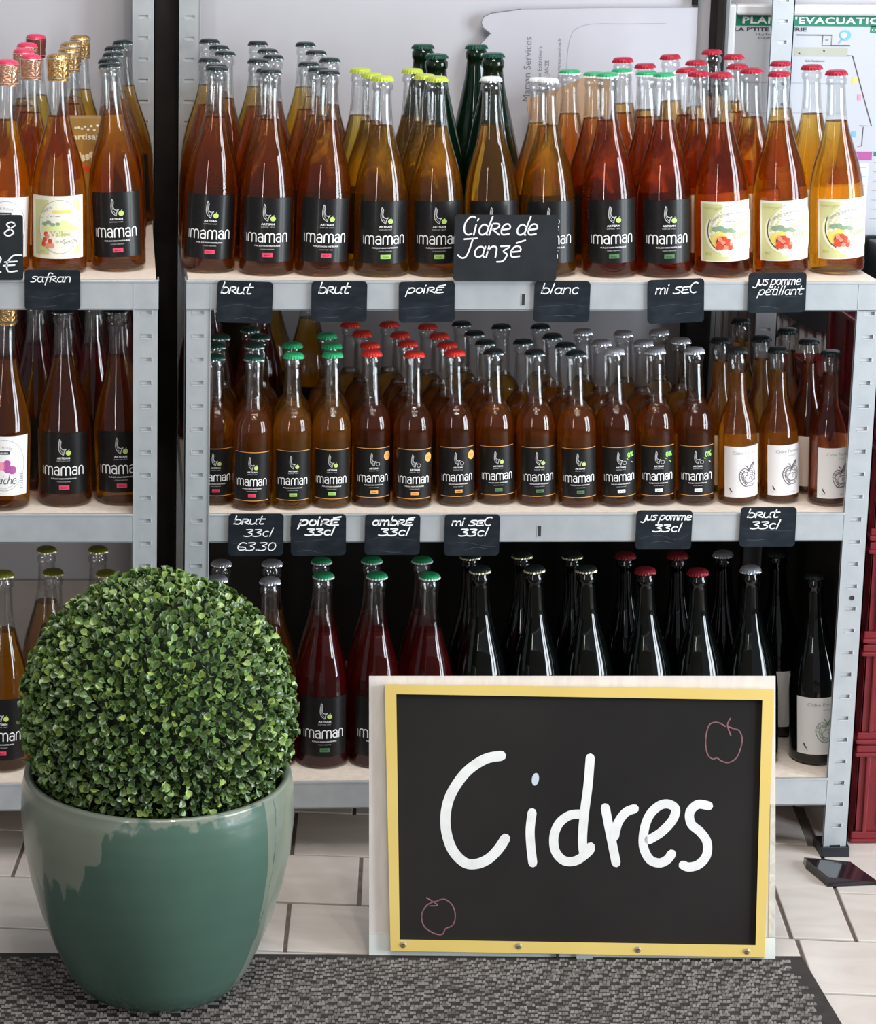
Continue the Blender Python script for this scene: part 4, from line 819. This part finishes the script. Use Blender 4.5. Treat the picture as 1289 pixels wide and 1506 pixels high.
M_pskirt = noise_mat('pale_skirting', (0.60, 0.63, 0.62), (0.68, 0.70, 0.69), 9, 0.5)
M_stone = noise_mat('grey_marble', (0.42, 0.40, 0.37), (0.62, 0.60, 0.57), 30, 0.5, dist=2.0, detail=8)
pan = thing('backing_board', 'pale upright backing board leaning behind the yellow framed chalkboard', 'board')
b = MB(); slab(b, [(543, 1376), (1141, 1376), (1141, 994), (543, 994)], -.012, 0, M_panel); b.build('panel', pan)
b = MB(); slab(b, [(543, 1413), (1141, 1413), (1141, 1376.5), (543, 1376.5)], -.012, .0012, M_pskirt); b.build('skirting_strip', pan)
b = MB(); slab(b, [(1131, 1376), (1141, 1376), (1141, 1182), (1134, 1182)], 0, .0010, M_stone); b.build('marble_strip', pan)
for x0, x1 in ((818, 822), (848, 872)):
    b = MB(); slab(b, [(x0, 1413), (x1, 1413), (x1, 1401), (x0, 1401)], .0012, .006, MT['slot'] if x1-x0 > 9 else mat_hole); b.build('bracket', pan)
cb = thing('chalkboard', 'yellow framed chalkboard reading Cidres with two pink chalk apples', 'sign')
M_yel = noise_mat('yellow_frame_paint', (0.64, 0.46, 0.12), (0.70, 0.52, 0.155), 5, 0.5)
M_board = noise_mat('chalkboard', (0.011, 0.0095, 0.009), (0.017, 0.015, 0.014), 4, 0.6, spec=0.18)
OUT = [(574.6, 1401), (1125, 1405.7), (1139, 1013.7), (566, 1006.5)]; INN = [(588, 1384), (1112, 1388), (1122, 1029.5), (583, 1021)]
b = MB(); slab(b, [(580, 1390), (1118, 1394), (1128, 1022), (577, 1015)], .003, .007, M_board); b.build('board', cb)
for i, nm in enumerate(('frame_rail', 'frame_rail', 'frame_rail', 'frame_rail')):
    b = MB(); j = (i+1) % 4; slab(b, [OUT[i], OUT[j], INN[j], INN[i]], .0012, .013, M_yel); b.build(nm, cb)
M_screw = mat('screw_brass', (0.70, 0.62, 0.48), 0.3, 0.9)
for sx, sy in ((593, 1392), (763, 1392.5), (938.5, 1396), (1099, 1397)):
    b = MB(); vs = [onb(sx, sy, .0155)]
    for r_, o_ in ((3.0, .0150), (5.0, .0131)): vs += [onb(sx+r_*math.cos(a*PI/6), sy+r_*math.sin(a*PI/6), o_) for a in range(12)]
    fs = [(0, 1+k, 1+(k+1) % 12) for k in range(12)]+[(1+k, 13+k, 13+(k+1) % 12, 1+(k+1) % 12) for k in range(12)]
    b.add(vs, fs, M_screw); b.add([onb(sx-2.4, sy-.5, .0158), onb(sx+2.4, sy-.5, .0158), onb(sx+2.4, sy+.5, .0158), onb(sx-2.4, sy+.5, .0158)], [(0, 1, 2, 3)], mat_hole); b.build('screw', cb, smooth=False)
def k4(l): return [(540+x/2.079, 980+y/2.079) for x, y in l]
M_chalkw = noise_mat('white_chalk_paint', (0.70, 0.69, 0.68), (0.78, 0.77, 0.76), 60, 0.7)
M_pinkch = noise_mat('pink_chalk', (0.16, 0.06, 0.075), (0.24, 0.10, 0.12), 120, 0.8)
M_bluech = mat('bluish_chalk', (0.52, 0.57, 0.66), 0.7)
def strokes(nm, ls, wd, m, sub=6, closed=False):
    p = Print()
    for i, l in enumerate(ls): p.smooth(l, wd, m, i, sub=sub, closed=closed)
    b = MB(); p.emit(b, lambda u, v, l: onb(u, v, .0073+.00015*l)); return b.build(nm, cb)
strokes('letter_C', [k4([(410, 274), (360, 285), (303, 325), (258, 390), (241, 450), (243, 510), (262, 565), (298, 602), (335, 606), (372, 590), (402, 560), (423, 528)])], 15, M_chalkw)
strokes('letter_i', [k4([(505, 448), (499, 500), (501, 550), (507, 602)])], 13.2, M_chalkw)
p = Print(); p.ellipse(*k4([(515, 346)])[0], 5.2, 9.4, M_bluech, 1, 18, 1, rot=.15); b = MB(); p.emit(b, lambda u, v, l: onb(u, v, .0074)); b.build('dot', cb)
strokes('letter_d', [k4([(654, 452), (620, 456), (588, 480), (572, 520), (576, 565), (602, 594), (640, 594), (678, 566), (684, 552)]), k4([(683, 280), (676, 365), (665, 450), (659, 530), (664, 578)])], 13.4, M_chalkw)
strokes('letter_r', [k4([(729, 432), (740, 490), (753, 555), (762, 600)]), k4([(757, 520), (768, 478), (792, 446), (818, 435)])], 13.4, M_chalkw)
strokes('letter_e', [k4([(862, 530), (900, 506), (934, 470), (944, 436), (922, 420), (893, 426), (864, 455), (848, 500), (846, 550), (864, 588), (893, 600), (918, 590), (932, 572)])], 13.4, M_chalkw)
strokes('letter_s', [k4([(1045, 425), (1012, 421), (988, 445), (992, 480), (1020, 505), (1040, 535), (1039, 575), (1016, 603), (986, 612), (967, 606)])], 13.4, M_chalkw)
def k3(l): return [(940+x/3.694, 790+y/3.694) for x, y in l]
strokes('chalk_apple', [k3([(470, 1026), (430, 1006), (388, 1014), (370, 1055), (363, 1120), (375, 1180), (402, 1203), (425, 1198), (450, 1214), (490, 1222), (532, 1195), (555, 1140), (562, 1092), (545, 1050), (512, 1038), (482, 1026)]), k3([(498, 984), (482, 1020), (500, 1076)])], 2.0, M_pinkch, 4)
strokes('chalk_apple', [k4([(206, 722), (182, 735), (167, 765), (175, 800), (205, 820), (230, 823), (240, 806), (262, 795), (270, 765), (260, 732), (236, 715), (210, 722)]), k4([(182, 711), (200, 722), (216, 734), (192, 736)])], 1.9, M_pinkch, 4)

# ================================================================== DOORMAT
M_matr = noise_mat('mat_rubber_edge', (0.022, 0.019, 0.017), (0.034, 0.030, 0.027), 40, 0.75)
M_pile = mat('mat_loop_pile', (0.1, 0.09, 0.085), 0.95, spec=0.1)
tc = nd(M_pile, 'ShaderNodeTexCoord'); sep = nd(M_pile, 'ShaderNodeMapping'); sep.inputs['Scale'].default_value = (1, 1, 1); lk(M_pile, tc.outputs['Object'], sep.inputs[0])
gi = nd(M_pile, 'ShaderNodeNewGeometry')
rp = nd(M_pile, 'ShaderNodeValToRGB'); e = rp.color_ramp.elements; e[0].color = (0.10, 0.086, 0.078, 1); e[1].color = (0.26, 0.235, 0.22, 1); e[0].position = 0.0; e[1].position = 1.0
lk(M_pile, gi.outputs['Random Per Island'], rp.inputs[0]); lk(M_pile, rp.outputs[0], bsdf(M_pile).inputs['Base Color'])
mt_ = thing('doormat', 'dark grey brown loop pile doormat with black rubber border under the plant pot', 'doormat')
MX0, MX1, MY1, MY0 = -1.1, 0.838, -0.322, -1.15
ang = -0.031
def mxy(x, y): return (x, y+ang*(x-0.13))
b = MB()
cs = [mxy(MX0, MY0), mxy(MX1, MY0), mxy(MX1, MY1), mxy(MX0, MY1)]
b.add([(x, y, 0.0005) for x, y in cs]+[(x, y, 0.0055) for x, y in cs], [(3, 2, 1, 0), (4, 5, 6, 7), (0, 1, 5, 4), (1, 2, 6, 5), (2, 3, 7, 6), (3, 0, 4, 7)], M_matr); b.build('rubber_border', mt_)
b = MB(); 
rr = random.Random(3)
x = MX0+0.6; y0m = -0.95
yy = MY1-0.020
row = 0
while yy > y0m:
    x = -0.50; seg = 0; ph = row*0.5
    while x < MX1-0.030:
        L_ = rr.uniform(.011, .016); off = (.0030 if (seg+row//2) % 2 else -.0030)+rr.uniform(-.0010, .0010); n_ = 3
        for q_ in range(n_):
            w_ = L_/n_*1.12; h_ = rr.uniform(.0040, .0054); cx, cyy = mxy(x+L_*(q_+.5)/n_, yy+off+rr.uniform(-.0005, .0005))
            vs = [(cx+dx*w_, cyy+dy*h_, .0052+dz*.0035) for dx, dy, dz in ((-.5, -.5, 0), (.5, -.5, 0), (.5, .5, 0), (-.5, .5, 0), (-.30, -.1, 1), (.30, -.1, 1))]
            b.add(vs, [(0, 1, 5, 4), (2, 3, 4, 5), (1, 2, 5), (3, 0, 4)], M_pile)
        x += L_; seg += 1
    yy -= .0118; row += 1
pl = b.build('loop_pile', mt_); pl['kind'] = 'stuff'

# ================================================================== PLANT POT AND BOXWOOD BALL
PC = Vector((-.0418, -.400, 0.0060))
M_glaze = mat('green_glaze', (0.03, 0.12, 0.09), 0.28, spec=0.5, coat=0.3)
nt = M_glaze.node_tree
tc = nd(M_glaze, 'ShaderNodeTexCoord'); sp = nd(M_glaze, 'ShaderNodeSeparateXYZ'); lk(M_glaze, tc.outputs['Object'], sp.inputs[0])
at = nd(M_glaze, 'ShaderNodeAttribute'); at.attribute_name = 'drip'
nz = nd(M_glaze, 'ShaderNodeTexNoise'); nz.inputs['Scale'].default_value = 45; nz.inputs['Detail'].default_value = 5; lk(M_glaze, tc.outputs['Object'], nz.inputs['Vector'])
ad = nd(M_glaze, 'ShaderNodeMath', operation='MULTIPLY_ADD'); ad.inputs[1].default_value = 0.35; lk(M_glaze, nz.outputs[0], ad.inputs[0]); lk(M_glaze, at.outputs['Fac'], ad.inputs[2])
st = nd(M_glaze, 'ShaderNodeValToRGB'); st.color_ramp.elements[0].position = 0.66; st.color_ramp.elements[1].position = 0.69
st.color_ramp.elements[0].color = (0, 0, 0, 1); st.color_ramp.elements[1].color = (1, 1, 1, 1); lk(M_glaze, ad.outputs[0], st.inputs[0])
n2 = nd(M_glaze, 'ShaderNodeTexNoise'); n2.inputs['Scale'].default_value = 9; n2.inputs['Detail'].default_value = 6; lk(M_glaze, tc.outputs['Object'], n2.inputs['Vector'])
g1 = nd(M_glaze, 'ShaderNodeValToRGB'); g1.color_ramp.elements[0].color = (0.062, 0.118, 0.090, 1); g1.color_ramp.elements[1].color = (0.085, 0.160, 0.122, 1); lk(M_glaze, n2.outputs[0], g1.inputs[0])
g2 = nd(M_glaze, 'ShaderNodeValToRGB'); g2.color_ramp.elements[0].color = (0.16, 0.19, 0.145, 1); g2.color_ramp.elements[1].color = (0.24, 0.27, 0.215, 1); lk(M_glaze, n2.outputs[0], g2.inputs[0])
mx = nd(M_glaze, 'ShaderNodeMix', data_type='RGBA'); lk(M_glaze, st.outputs[0], mx.inputs[0]); lk(M_glaze, g1.outputs[0], mx.inputs[6]); lk(M_glaze, g2.outputs[0], mx.inputs[7])
lk(M_glaze, mx.outputs[2], bsdf(M_glaze).inputs['Base Color'])
pot = thing('planter_pot', 'green glazed round pot with grey drip glaze holding the boxwood ball', 'pot', PC)
prof = [(.078, 0), (.092, .0015), (.105, .009), (.1205, .029), (.138, .068), (.153, .108), (.165, .150), (.1732, .192), (.1778, .232), (.1782, .256), (.1768, .280), (.1745, .291), (.1735, .297), (.171, .2995), (.167, .2995), (.163, .296), (.161, .288), (.164, .260), (.163, .230)]
def densify(pr, n=4):
    out = []
    for (r0, z0), (r1, z1) in zip(pr, pr[1:]):
        for i in range(n): out.append((r0+(r1-r0)*i/n, z0+(z1-z0)*i/n))
    return out+[pr[-1]]
b = MB(); b.lathe([(0.001, .0)]+densify(prof, 3), 160, M_glaze); me = b.mesh('pot_body', True)
att = me.attributes.new('drip', 'FLOAT', 'POINT'); vals = []
for v in me.vertices:
    a = math.degrees(math.atan2(v.co.x, -v.co.y))      # 0 faces the camera, + to the right
    z = v.co.z; d = 0.0
    # left patch: falls from rim down at a -85..-10, ragged lower edge
    jag = .010*math.sin(a*.75)+.006*math.sin(a*1.9+1)+.004*math.sin(a*4.1)
    lim = None
    if a < -66: lim = -.05
    elif a < -36: lim = .186+jag*.8+.0005*(a+50)
    elif a < -20: lim = .192+(a+36)*.0052+jag*.6
    elif a < 50: lim = .286+jag*.25+.00012*(a+20)
    elif a < 56: lim = .286-(a-50)*.04
    else: lim = -.05
    d = .5+(z-lim)*6
    if a < -66: d = .5+min(.5, (-66-a)*.06)+jag*3+max(0, z-.15)*6
    if a >= 56: d = .50+min(.5, (a-56)*.06)+jag*3
    vals.append(max(0, min(1, d)))
att.data.foreach_set('value', vals)
o = bpy.data.objects.new('pot_body', me); link(o, pot)
M_soil = noise_mat('soil', (0.02, 0.014, 0.01), (0.05, 0.035, 0.025), 60, 0.95)
b = MB(); b.lathe([(0.0001, .252), (.08, .256), (.162, .25)], 40, M_soil); b.build('soil', pot)

bx = thing('boxwood_ball', 'round clipped boxwood ball of small glossy leaves in the green pot', 'plant', PC+Vector((.001, 0, .3800)))
M_leaf = mat('boxwood_leaf', (0.05, 0.12, 0.03), 0.27, spec=0.6)
gi = nd(M_leaf, 'ShaderNodeNewGeometry'); oi = nd(M_leaf, 'ShaderNodeObjectInfo'); a_ = nd(M_leaf, 'ShaderNodeMath', operation='ADD'); lk(M_leaf, gi.outputs['Random Per Island'], a_.inputs[0]); lk(M_leaf, oi.outputs['Random'], a_.inputs[1])
fr_ = nd(M_leaf, 'ShaderNodeMath', operation='FRACT'); lk(M_leaf, a_.outputs[0], fr_.inputs[0])
rp = nd(M_leaf, 'ShaderNodeValToRGB'); cr_ = rp.color_ramp; cr_.elements[0].color = (0.020, 0.055, 0.022, 1); cr_.elements[1].color = (0.34, 0.46, 0.10, 1)
for pos, c in ((.35, (0.035, 0.090, 0.030, 1)), (.62, (0.075, 0.160, 0.040, 1)), (.82, (0.17, 0.29, 0.08, 1))): e = cr_.elements.new(pos); e.color = c
lk(M_leaf, fr_.outputs[0], rp.inputs[0])
ra = nd(M_leaf, 'ShaderNodeAttribute'); ra.attribute_name = 'margin'; rm_ = nd(M_leaf, 'ShaderNodeMath', operation='MULTIPLY'); rm_.inputs[1].default_value = .26; lk(M_leaf, ra.outputs['Fac'], rm_.inputs[0])
lm = nd(M_leaf, 'ShaderNodeMix', data_type='RGBA'); lm.inputs[7].default_value = (0.38, 0.50, 0.14, 1); lk(M_leaf, rm_.outputs[0], lm.inputs[0]); lk(M_leaf, rp.outputs[0], lm.inputs[6]); lk(M_leaf, lm.outputs[2], bsdf(M_leaf).inputs['Base Color'])
def margin(me):
    at_ = me.attributes.new('margin', 'FLOAT', 'POINT'); at_.data.foreach_set('value', [1.0 if 1 <= i % 13 <= 9 else 0.0 for i in range(len(me.vertices))])
bsdf(M_leaf).inputs['Subsurface Weight'].default_value = 0.0
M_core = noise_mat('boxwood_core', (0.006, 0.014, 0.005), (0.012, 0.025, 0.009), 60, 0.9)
M_twig = mat('boxwood_twig', (0.05, 0.06, 0.02), 0.8)
RB = 0.176
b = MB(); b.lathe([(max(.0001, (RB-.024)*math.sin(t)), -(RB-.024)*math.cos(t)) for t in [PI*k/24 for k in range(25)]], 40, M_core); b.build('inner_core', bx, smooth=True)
def leaf_verts(L, W_, cup):
    """spoon-shaped leaf along +x, upper side +z"""
    pts = [(0, 0, 0), (.28, .10, 0), (.55, .42, .06), (.80, .46, .07), (1.0, .22, 0), (1.03, 0, -.04), (1.0, -.22, 0), (.80, -.46, .07), (.55, -.42, .06), (.28, -.10, 0)]
    mid = [(.30, 0, -.03), (.62, 0, -.06), (.85, 0, -.05)]
    vs = [Vector((x*L, y*W_, z*L*cup*2)) for x, y, z in pts+mid]
    fs = [(0, 1, 10), (1, 2, 11, 10), (2, 3, 12, 11), (3, 4, 5, 12), (0, 10, 9), (9, 10, 11, 8), (8, 11, 12, 7), (7, 12, 5, 6)]
    return vs, fs
leafmeshes = []
for i in range(6):
    vs, fs = leaf_verts(.0106+.0006*i, .0094+.0004*i, 1.0+.15*i); m = MB(); m.add(vs, [f[::-1] for f in fs], M_leaf); leafmeshes.append(m.mesh('leaf', True)); margin(leafmeshes[-1])
rl = random.Random(11)
big = MB(); cand = []
N = 4600
ga = PI*(3-5**.5)
allm = []
for i in range(N):
    z = 1-2*(i+.5)/N
    if z < -.62: continue
    r_ = math.sqrt(1-z*z); th_ = ga*i
    n0 = Vector((r_*math.cos(th_), r_*math.sin(th_), z))
    n0 = (n0+Vector((rl.gauss(0, .018), rl.gauss(0, .018), rl.gauss(0, .018)))).normalized()
    rad = RB-rl.uniform(.000, .017)-.002+.003*math.sin(n0.x*23+n0.z*17)*math.sin(n0.y*19+n0.z*11)
    base = n0*rad
    # sprig: 2-3 leaves opening outwards
    tv = n0.cross(Vector((rl.gauss(0, 1), rl.gauss(0, 1), rl.gauss(0, 1)))).normalized()
    for k in range(2):
        t_ = tv if k == 0 else -tv
        up = rl.uniform(.45, 1.5)
        d = (t_+n0*up+Vector((0, 0, .25))).normalized(); u_ = (n0-d*n0.dot(d))
        if u_.length < .05: continue
        u_.normalize(); u_ = (u_+Vector((rl.gauss(0, .35), rl.gauss(0, .35), rl.gauss(0, .35)))); u_ = (u_-d*u_.dot(d)).normalized(); s_v = u_.cross(d)
        R3 = Matrix((d, s_v, u_)).transposed()
        vi = rl.randrange(6)
        allm.append((base+t_*.001, R3, vi, n0))
view = Vector((-0.02, -.93, .36)).normalized()
vis = sorted(range(len(allm)), key=lambda i: -allm[i][3].dot(view)-rl.uniform(0, .55)-(allm[i][0].length-RB)*8)
front = set(vis[:300])
for i, (bs, R3, vi, n0) in enumerate(allm):
    if i in front:
        o = bpy.data.objects.new('leaf', leafmeshes[vi]); link(o, bx); m4 = R3.to_4x4(); m4.translation = bs; o.matrix_local = m4
    else:
        vs, fs = leaf_verts(.0106+.0006*vi, .0094+.0004*vi, 1.0+.15*vi)
        big.add([R3 @ v+bs for v in vs], [f[::-1] for f in fs], M_leaf)
o = big.build('foliage', bx, smooth=True, angle=None); o['kind'] = 'stuff'; margin(o.data)

# ================================================================== DOOR WEDGE
b = MB(); M_wedge = mat('wedge_rubber', (0.016, 0.013, 0.017), 0.12, spec=0.7)
A_ = [(.9273, -.0263), (.9254, -.045), (.9400, -.1104), (1.020, -.104), (.9990, -.028)]
vs = [(x, y, .0006) for x, y in A_]+[(.9275, -.0263, .010), (.9262, -.045, .0150), (.9410, -.1090, .0150), (1.019, -.103, .003), (.998, -.028, .003)]
b.add(vs, [(4, 3, 2, 1, 0), (5, 6, 7, 8, 9), (0, 1, 6, 5), (1, 2, 7, 6), (2, 3, 8, 7), (3, 4, 9, 8), (4, 0, 5, 9)], M_wedge)
tag(b.build('door_wedge'), 'small shiny black rubber wedge on tiles before the right rack foot', 'wedge')

# ================================================================== RED CRATES
M_crate = noise_mat('dark_red_plastic', (0.15, 0.009, 0.013), (0.19, 0.013, 0.018), 20, 0.32)
def crate(x, y, z, w_, d_, h_, label, rz=0):
    root = thing('plastic_crate', label, 'crate', (x, y, z), 'red plastic crates', rot=(0, 0, rz))
    b = MB(); t = .004
    b.box(0, w_, 0, d_, 0, .004, M_crate); b.box(0, w_, 0, t, 0, h_, M_crate, .001); b.box(0, w_, d_-t, d_, 0, h_, M_crate, .001); b.box(0, t, 0, d_, 0, h_, M_crate, .001); b.box(w_-t, w_, 0, d_, 0, h_, M_crate, .001)
    b.build('body', root)
    for z0 in (0.0, h_-.020): 
        r_ = MB(); r_.box(-.006, w_+.006, -.006, d_+.006, z0, z0+.007, M_crate, .0025); r_.box(-.004, w_+.004, -.004, .001, z0+.007, z0+.018, M_crate, .0015); r_.build('rim', root)
    for k in range(5):
        r_ = MB(); xx = .012+k*.085; r_.box(xx, xx+.006, -.005, .001, .018, h_-.018, M_crate, .0012); r_.build('rib', root)
    for k in range(3):
        r_ = MB(); r_.lathe([(.020, .024), (.024, .030), (.024, h_-.034), (.020, h_-.028)], 20, M_crate, True, True, c=(.055+k*.12, .010, 0)); r_.build('bulge', root, smooth=True)
    for k in range(4):
        r_ = MB(); yy2 = .03+k*(d_-.06)/3; r_.box(-.005, .001, yy2-.003, yy2+.003, .018, h_-.018, M_crate, .0012); r_.build('rib', root)
    return root
hs_ = .1585
for k, nm in enumerate(('bottom', 'second', 'third', 'fourth', 'topmost')):
    crate(1.024, .050, .0006+k*(hs_+.0010), .40, .30, hs_, 'dark red plastic crate, %s one of the stack right of the rack' % nm)
crate(1.035, .400, .452, .38, .19, .195, 'red plastic crate seen behind the red farm cider bottles')
crate(1.035, .400, .0006+.25*0, .38, .19, .45, 'tall red crate on floor supporting the rear crate')

# ================================================================== BLACK STAND AND BOXES BEHIND
M_blk = mat('black_plastic', (0.010, 0.011, 0.013), 0.4)
st_ = thing('black_stand', 'black angular stand with a thin rod behind right end of rack', 'stand')
b = MB(); b.prism([(1.02, .713), (1.075, .683), (1.12, .679), (1.26, .679), (1.26, .847), (1.155, .847), (.99, .735)], .590, .598, M_blk); b.build('body', st_)
b = MB(); b.prism([(.968, .657), (.972, .654), (1.055, .700), (1.050, .704)], .583, .587, M_blk); b.build('rod', st_)
bxk = thing('black_box', 'black box with white icon at right edge beyond top shelf', 'box', (1.150, .45, .79))
b = MB(); b.box(0, .10, 0, .12, -.012, .055, M_blk, .002); b.build('body', bxk)
b = MB(); p = Print(); p.rect(-.008, .008, -.012, .012, MT['white'], 1, 2); p.rect(-.0055, .0055, -.0095, .0095, M_blk, 2, 2); p.rect(-.004, .004, 0.002, .007, MT['white'], 3, 2); p.rect(-.003, .003, -.007, -.002, MT['white'], 3, 2)
p.emit(b, lambda u, v, l: (.012+u, -.0003*l, .022+v)); b.build('icon', bxk)

# ================================================================== CARDS BEHIND THE TOP SHELF
M_card = noise_mat('white_card', (0.45, 0.45, 0.50), (0.49, 0.49, 0.54), 6, 0.55)
M_edge = mat('card_print', (0.16, 0.16, 0.20), 0.7); M_line = mat('card_outline', (0.30, 0.29, 0.33), 0.7)
card = thing('white_card', 'large white card with curled notch and sideways printed text behind bottles', 'card', (0, 0, 0))
yc = .600
pts = [(.500, .880), (.852, .880), (.852, 1.222), (.700, 1.221), (.560, 1.218), (.512, 1.211), (.500, 1.205), (.496, 1.196), (.500, 1.187), (.512, 1.178), (.503, 1.168), (.492, 1.158), (.484, 1.146), (.478, 1.128), (.476, 1.10)]
b = MB(); b.prism(pts, yc, yc+.003, M_card); b.build('sheet', card)
p = Print(); p.stroke(pts[4:], .0016, M_edge, 1); p.stroke(pts[2:5], .0009, M_line, 1)
p.smooth([(.640, 1.08), (.642, 1.165), (.665, 1.192), (.74, 1.195), (.80, 1.196)], .0007, M_line, 1)
for t_, x_, z_, s_, w_ in (('Maman Services', .655, 1.120, .017, .105), ('Travaux Extérieurs', .673, 1.120, .010, .075), ('35150 JANZÉ', .685, 1.110, .010, .05), ('www.mamanservices.fr', .704, 1.135, .008, .072)):
    p.text(t_, x_-.075, z_, s_, M_edge, 1, w_, rot=PI/2)
b = MB(); p.emit(b, lambda u, v, l: (u, yc-.0003*l, v)); b.build('printing', card)
M_kraft = noise_mat('kraft_card', (0.40, 0.25, 0.15), (0.46, 0.30, 0.19), 15, 0.8)
b = MB(); b.prism([(.575, ZT+.0005), (.70, ZT+.0005), (.70, 1.115), (.655, 1.112), (.60, 1.088), (.565, 1.078), (.573, 1.03)], .540, .544, M_kraft)
tag(b.build('cardboard_flap'), 'brown cardboard flap standing behind the white capped bottles', 'card')
b = MB(); b.box(.507, .522, .590, .597, 1.04, 1.140, mat('brown_tag', (0.05, 0.03, 0.025), .5), .003)
tag(b.build('brown_tag'), 'small dark brown rounded tag behind the right green bottles', 'tag')
# printed carton between two left bottles
bxx = thing('printed_carton', 'gold brown carton printed Artisanal between two left rack bottles', 'box', (-.137, .152, ZT+.0006))
M_carton = noise_mat('gold_carton', (0.30, 0.16, 0.04), (0.38, 0.22, 0.06), 30, 0.45)
b = MB(); b.box(-.036, .036, 0, .03, 0, .212, M_carton, .001); b.build('body', bxx)
p = Print(); p.text('artisanal', .001, .180, .013, MT['label_cream'], 1, .050, bold=.02)
for i in range(16): p.ellipse(-.022+.0062*(i % 8), .155-.018*(i//8)+.003*math.sin(i*2), .004, .005, MT['redink'] if i > 5 else MT['label_cream'], 2, 8)
for i in range(10): p.ellipse(-.02+.0045*i, .197+.004*math.sin(i*3), .0022, .0018, MT['label_cream'], 2, 6)
b = MB(); p.emit(b, lambda u, v, l: (u, -.0003*l, v)); b.build('printing', bxx)

# ================================================================== EVACUATION PLAN
def ep(px, py): return (.9158+(px-1083)*.001242-(py-22)*0.00002, 1.2108-(py-22)*.001126)
plan = thing('evacuation_plan', 'framed evacuation plan with green heading on wall at upper right', 'plan')
yp = .605
M_frame = mat('silver_white_frame', (0.72, 0.73, 0.74), 0.3, 0.2); M_paper = mat('plan_paper', (0.52, 0.54, 0.59), 0.3, spec=.4)
x0, z1 = ep(1083, 22); x1_, z0 = x0+.42, .80
b = MB(); b.box(x0-.004, x1_+.004, yp+.004, yp+.010, z0-.004, z1+.004, M_paper); b.build('paper', plan)
for r_ in ((x0-.022, x0, z0-.02, z1+.018), (x1_, x1_+.022, z0-.02, z1+.018), (x0, x1_, z1, z1+.018), (x0, x1_, z0-.02, z0)):
    b = MB(); b.box(r_[0], r_[1], yp-.010, yp+.012, r_[2], r_[3], M_frame, .004); b.build('frame_rail', plan)
p = Print(); K = MT['ink']
def L(pts, wd=.0015, m=K): p.stroke([ep(*q) for q in pts], wd, m, 2)
def Rr(a, b_, c, d, m, ly=1): (xa, za), (xb, zb) = ep(a, b_), ep(c, d); p.rect(xa, xb, zb, za, m, ly, 2)
Rr(1083, 22, 1420, 38, MT['plan_green'])
p.text("PLAN D'EVACUATION", *ep(1094, 34.5), .0150, MT['white'], 2, .2485, bold=.03, align='L', spacing=1.1)
p.text("LA P'TITE CIDRERIE", *ep(1084, 45.5), .0085, K, 2, .120, bold=.03, align='L'); p.text('1 Rue Terre', *ep(1114, 52), .005, K, 2, .028, align='L'); p.text('35150 JANZE', *ep(1116, 57), .005, K, 2, .028, align='L')
L([(1168, 51), (1215, 51), (1215, 66), (1240, 66)], .0018); L([(1203, 52), (1203, 66), (1215, 66)], .001); Rr(1166, 69, 1238, 82, MT['plan_grey']); L([(1238, 81), (1245, 81), (1278, 184), (1262, 184)], .0014); L([(1267, 186), (1267, 214), (1262, 214)], .0012)
p.ellipse(*ep(1233, 51), .0095, .0085, MT['plan_blue'], 2, 20); p.ellipse(*ep(1231, 51), .005, .005, MT['white'], 3, 12); L([(1229, 57), (1225, 63)], .0016, MT['plan_blue'])
p.text('Salle Restaurant', *ep(1195, 90), .005, K, 2, .032); p.text('WC', *ep(1209, 60), .005, K, 2, .006)
Rr(1247, 112, 1255, 122, MT['plan_yellow'], 2); Rr(1256, 137, 1261, 146, MT['pinkink'], 2); Rr(1252, 192, 1258, 200, MT['plan_blue'], 2)
for q in ((1173, 78), (1206, 74)): p.ellipse(*ep(*q), .0016, .0016, K, 3, 8)
Rr(1266, 37, 1420, 47, MT['plan_green'], 1); p.text('CONSIGNES', *ep(1268, 45), .006, MT['white'], 2, .04, align='L')
Rr(1260, 222, 1282, 235, MT['purple'], 1); Rr(1284, 222, 1330, 229, MT['plan_green'], 1); Rr(1262, 240, 1280, 345, MT['tag_white'], 1)
L([(1090, 120), (1240, 122)], .0007, MT['greyink']); L([(1095, 165), (1240, 165)], .0007, MT['greyink'])
for i in range(7): L([(1264, 246+i*13), (1276, 246+i*13)], .001, MT['plan_blue'] if i % 2 else MT['greyink']); L([(1286, 238+i*14), (1320, 238+i*14)], .001, MT['greyink'])
b = MB(); p.emit(b, lambda u, v, l: (u, yp+.0038-.0003*l, v)); b.build('printing', plan)
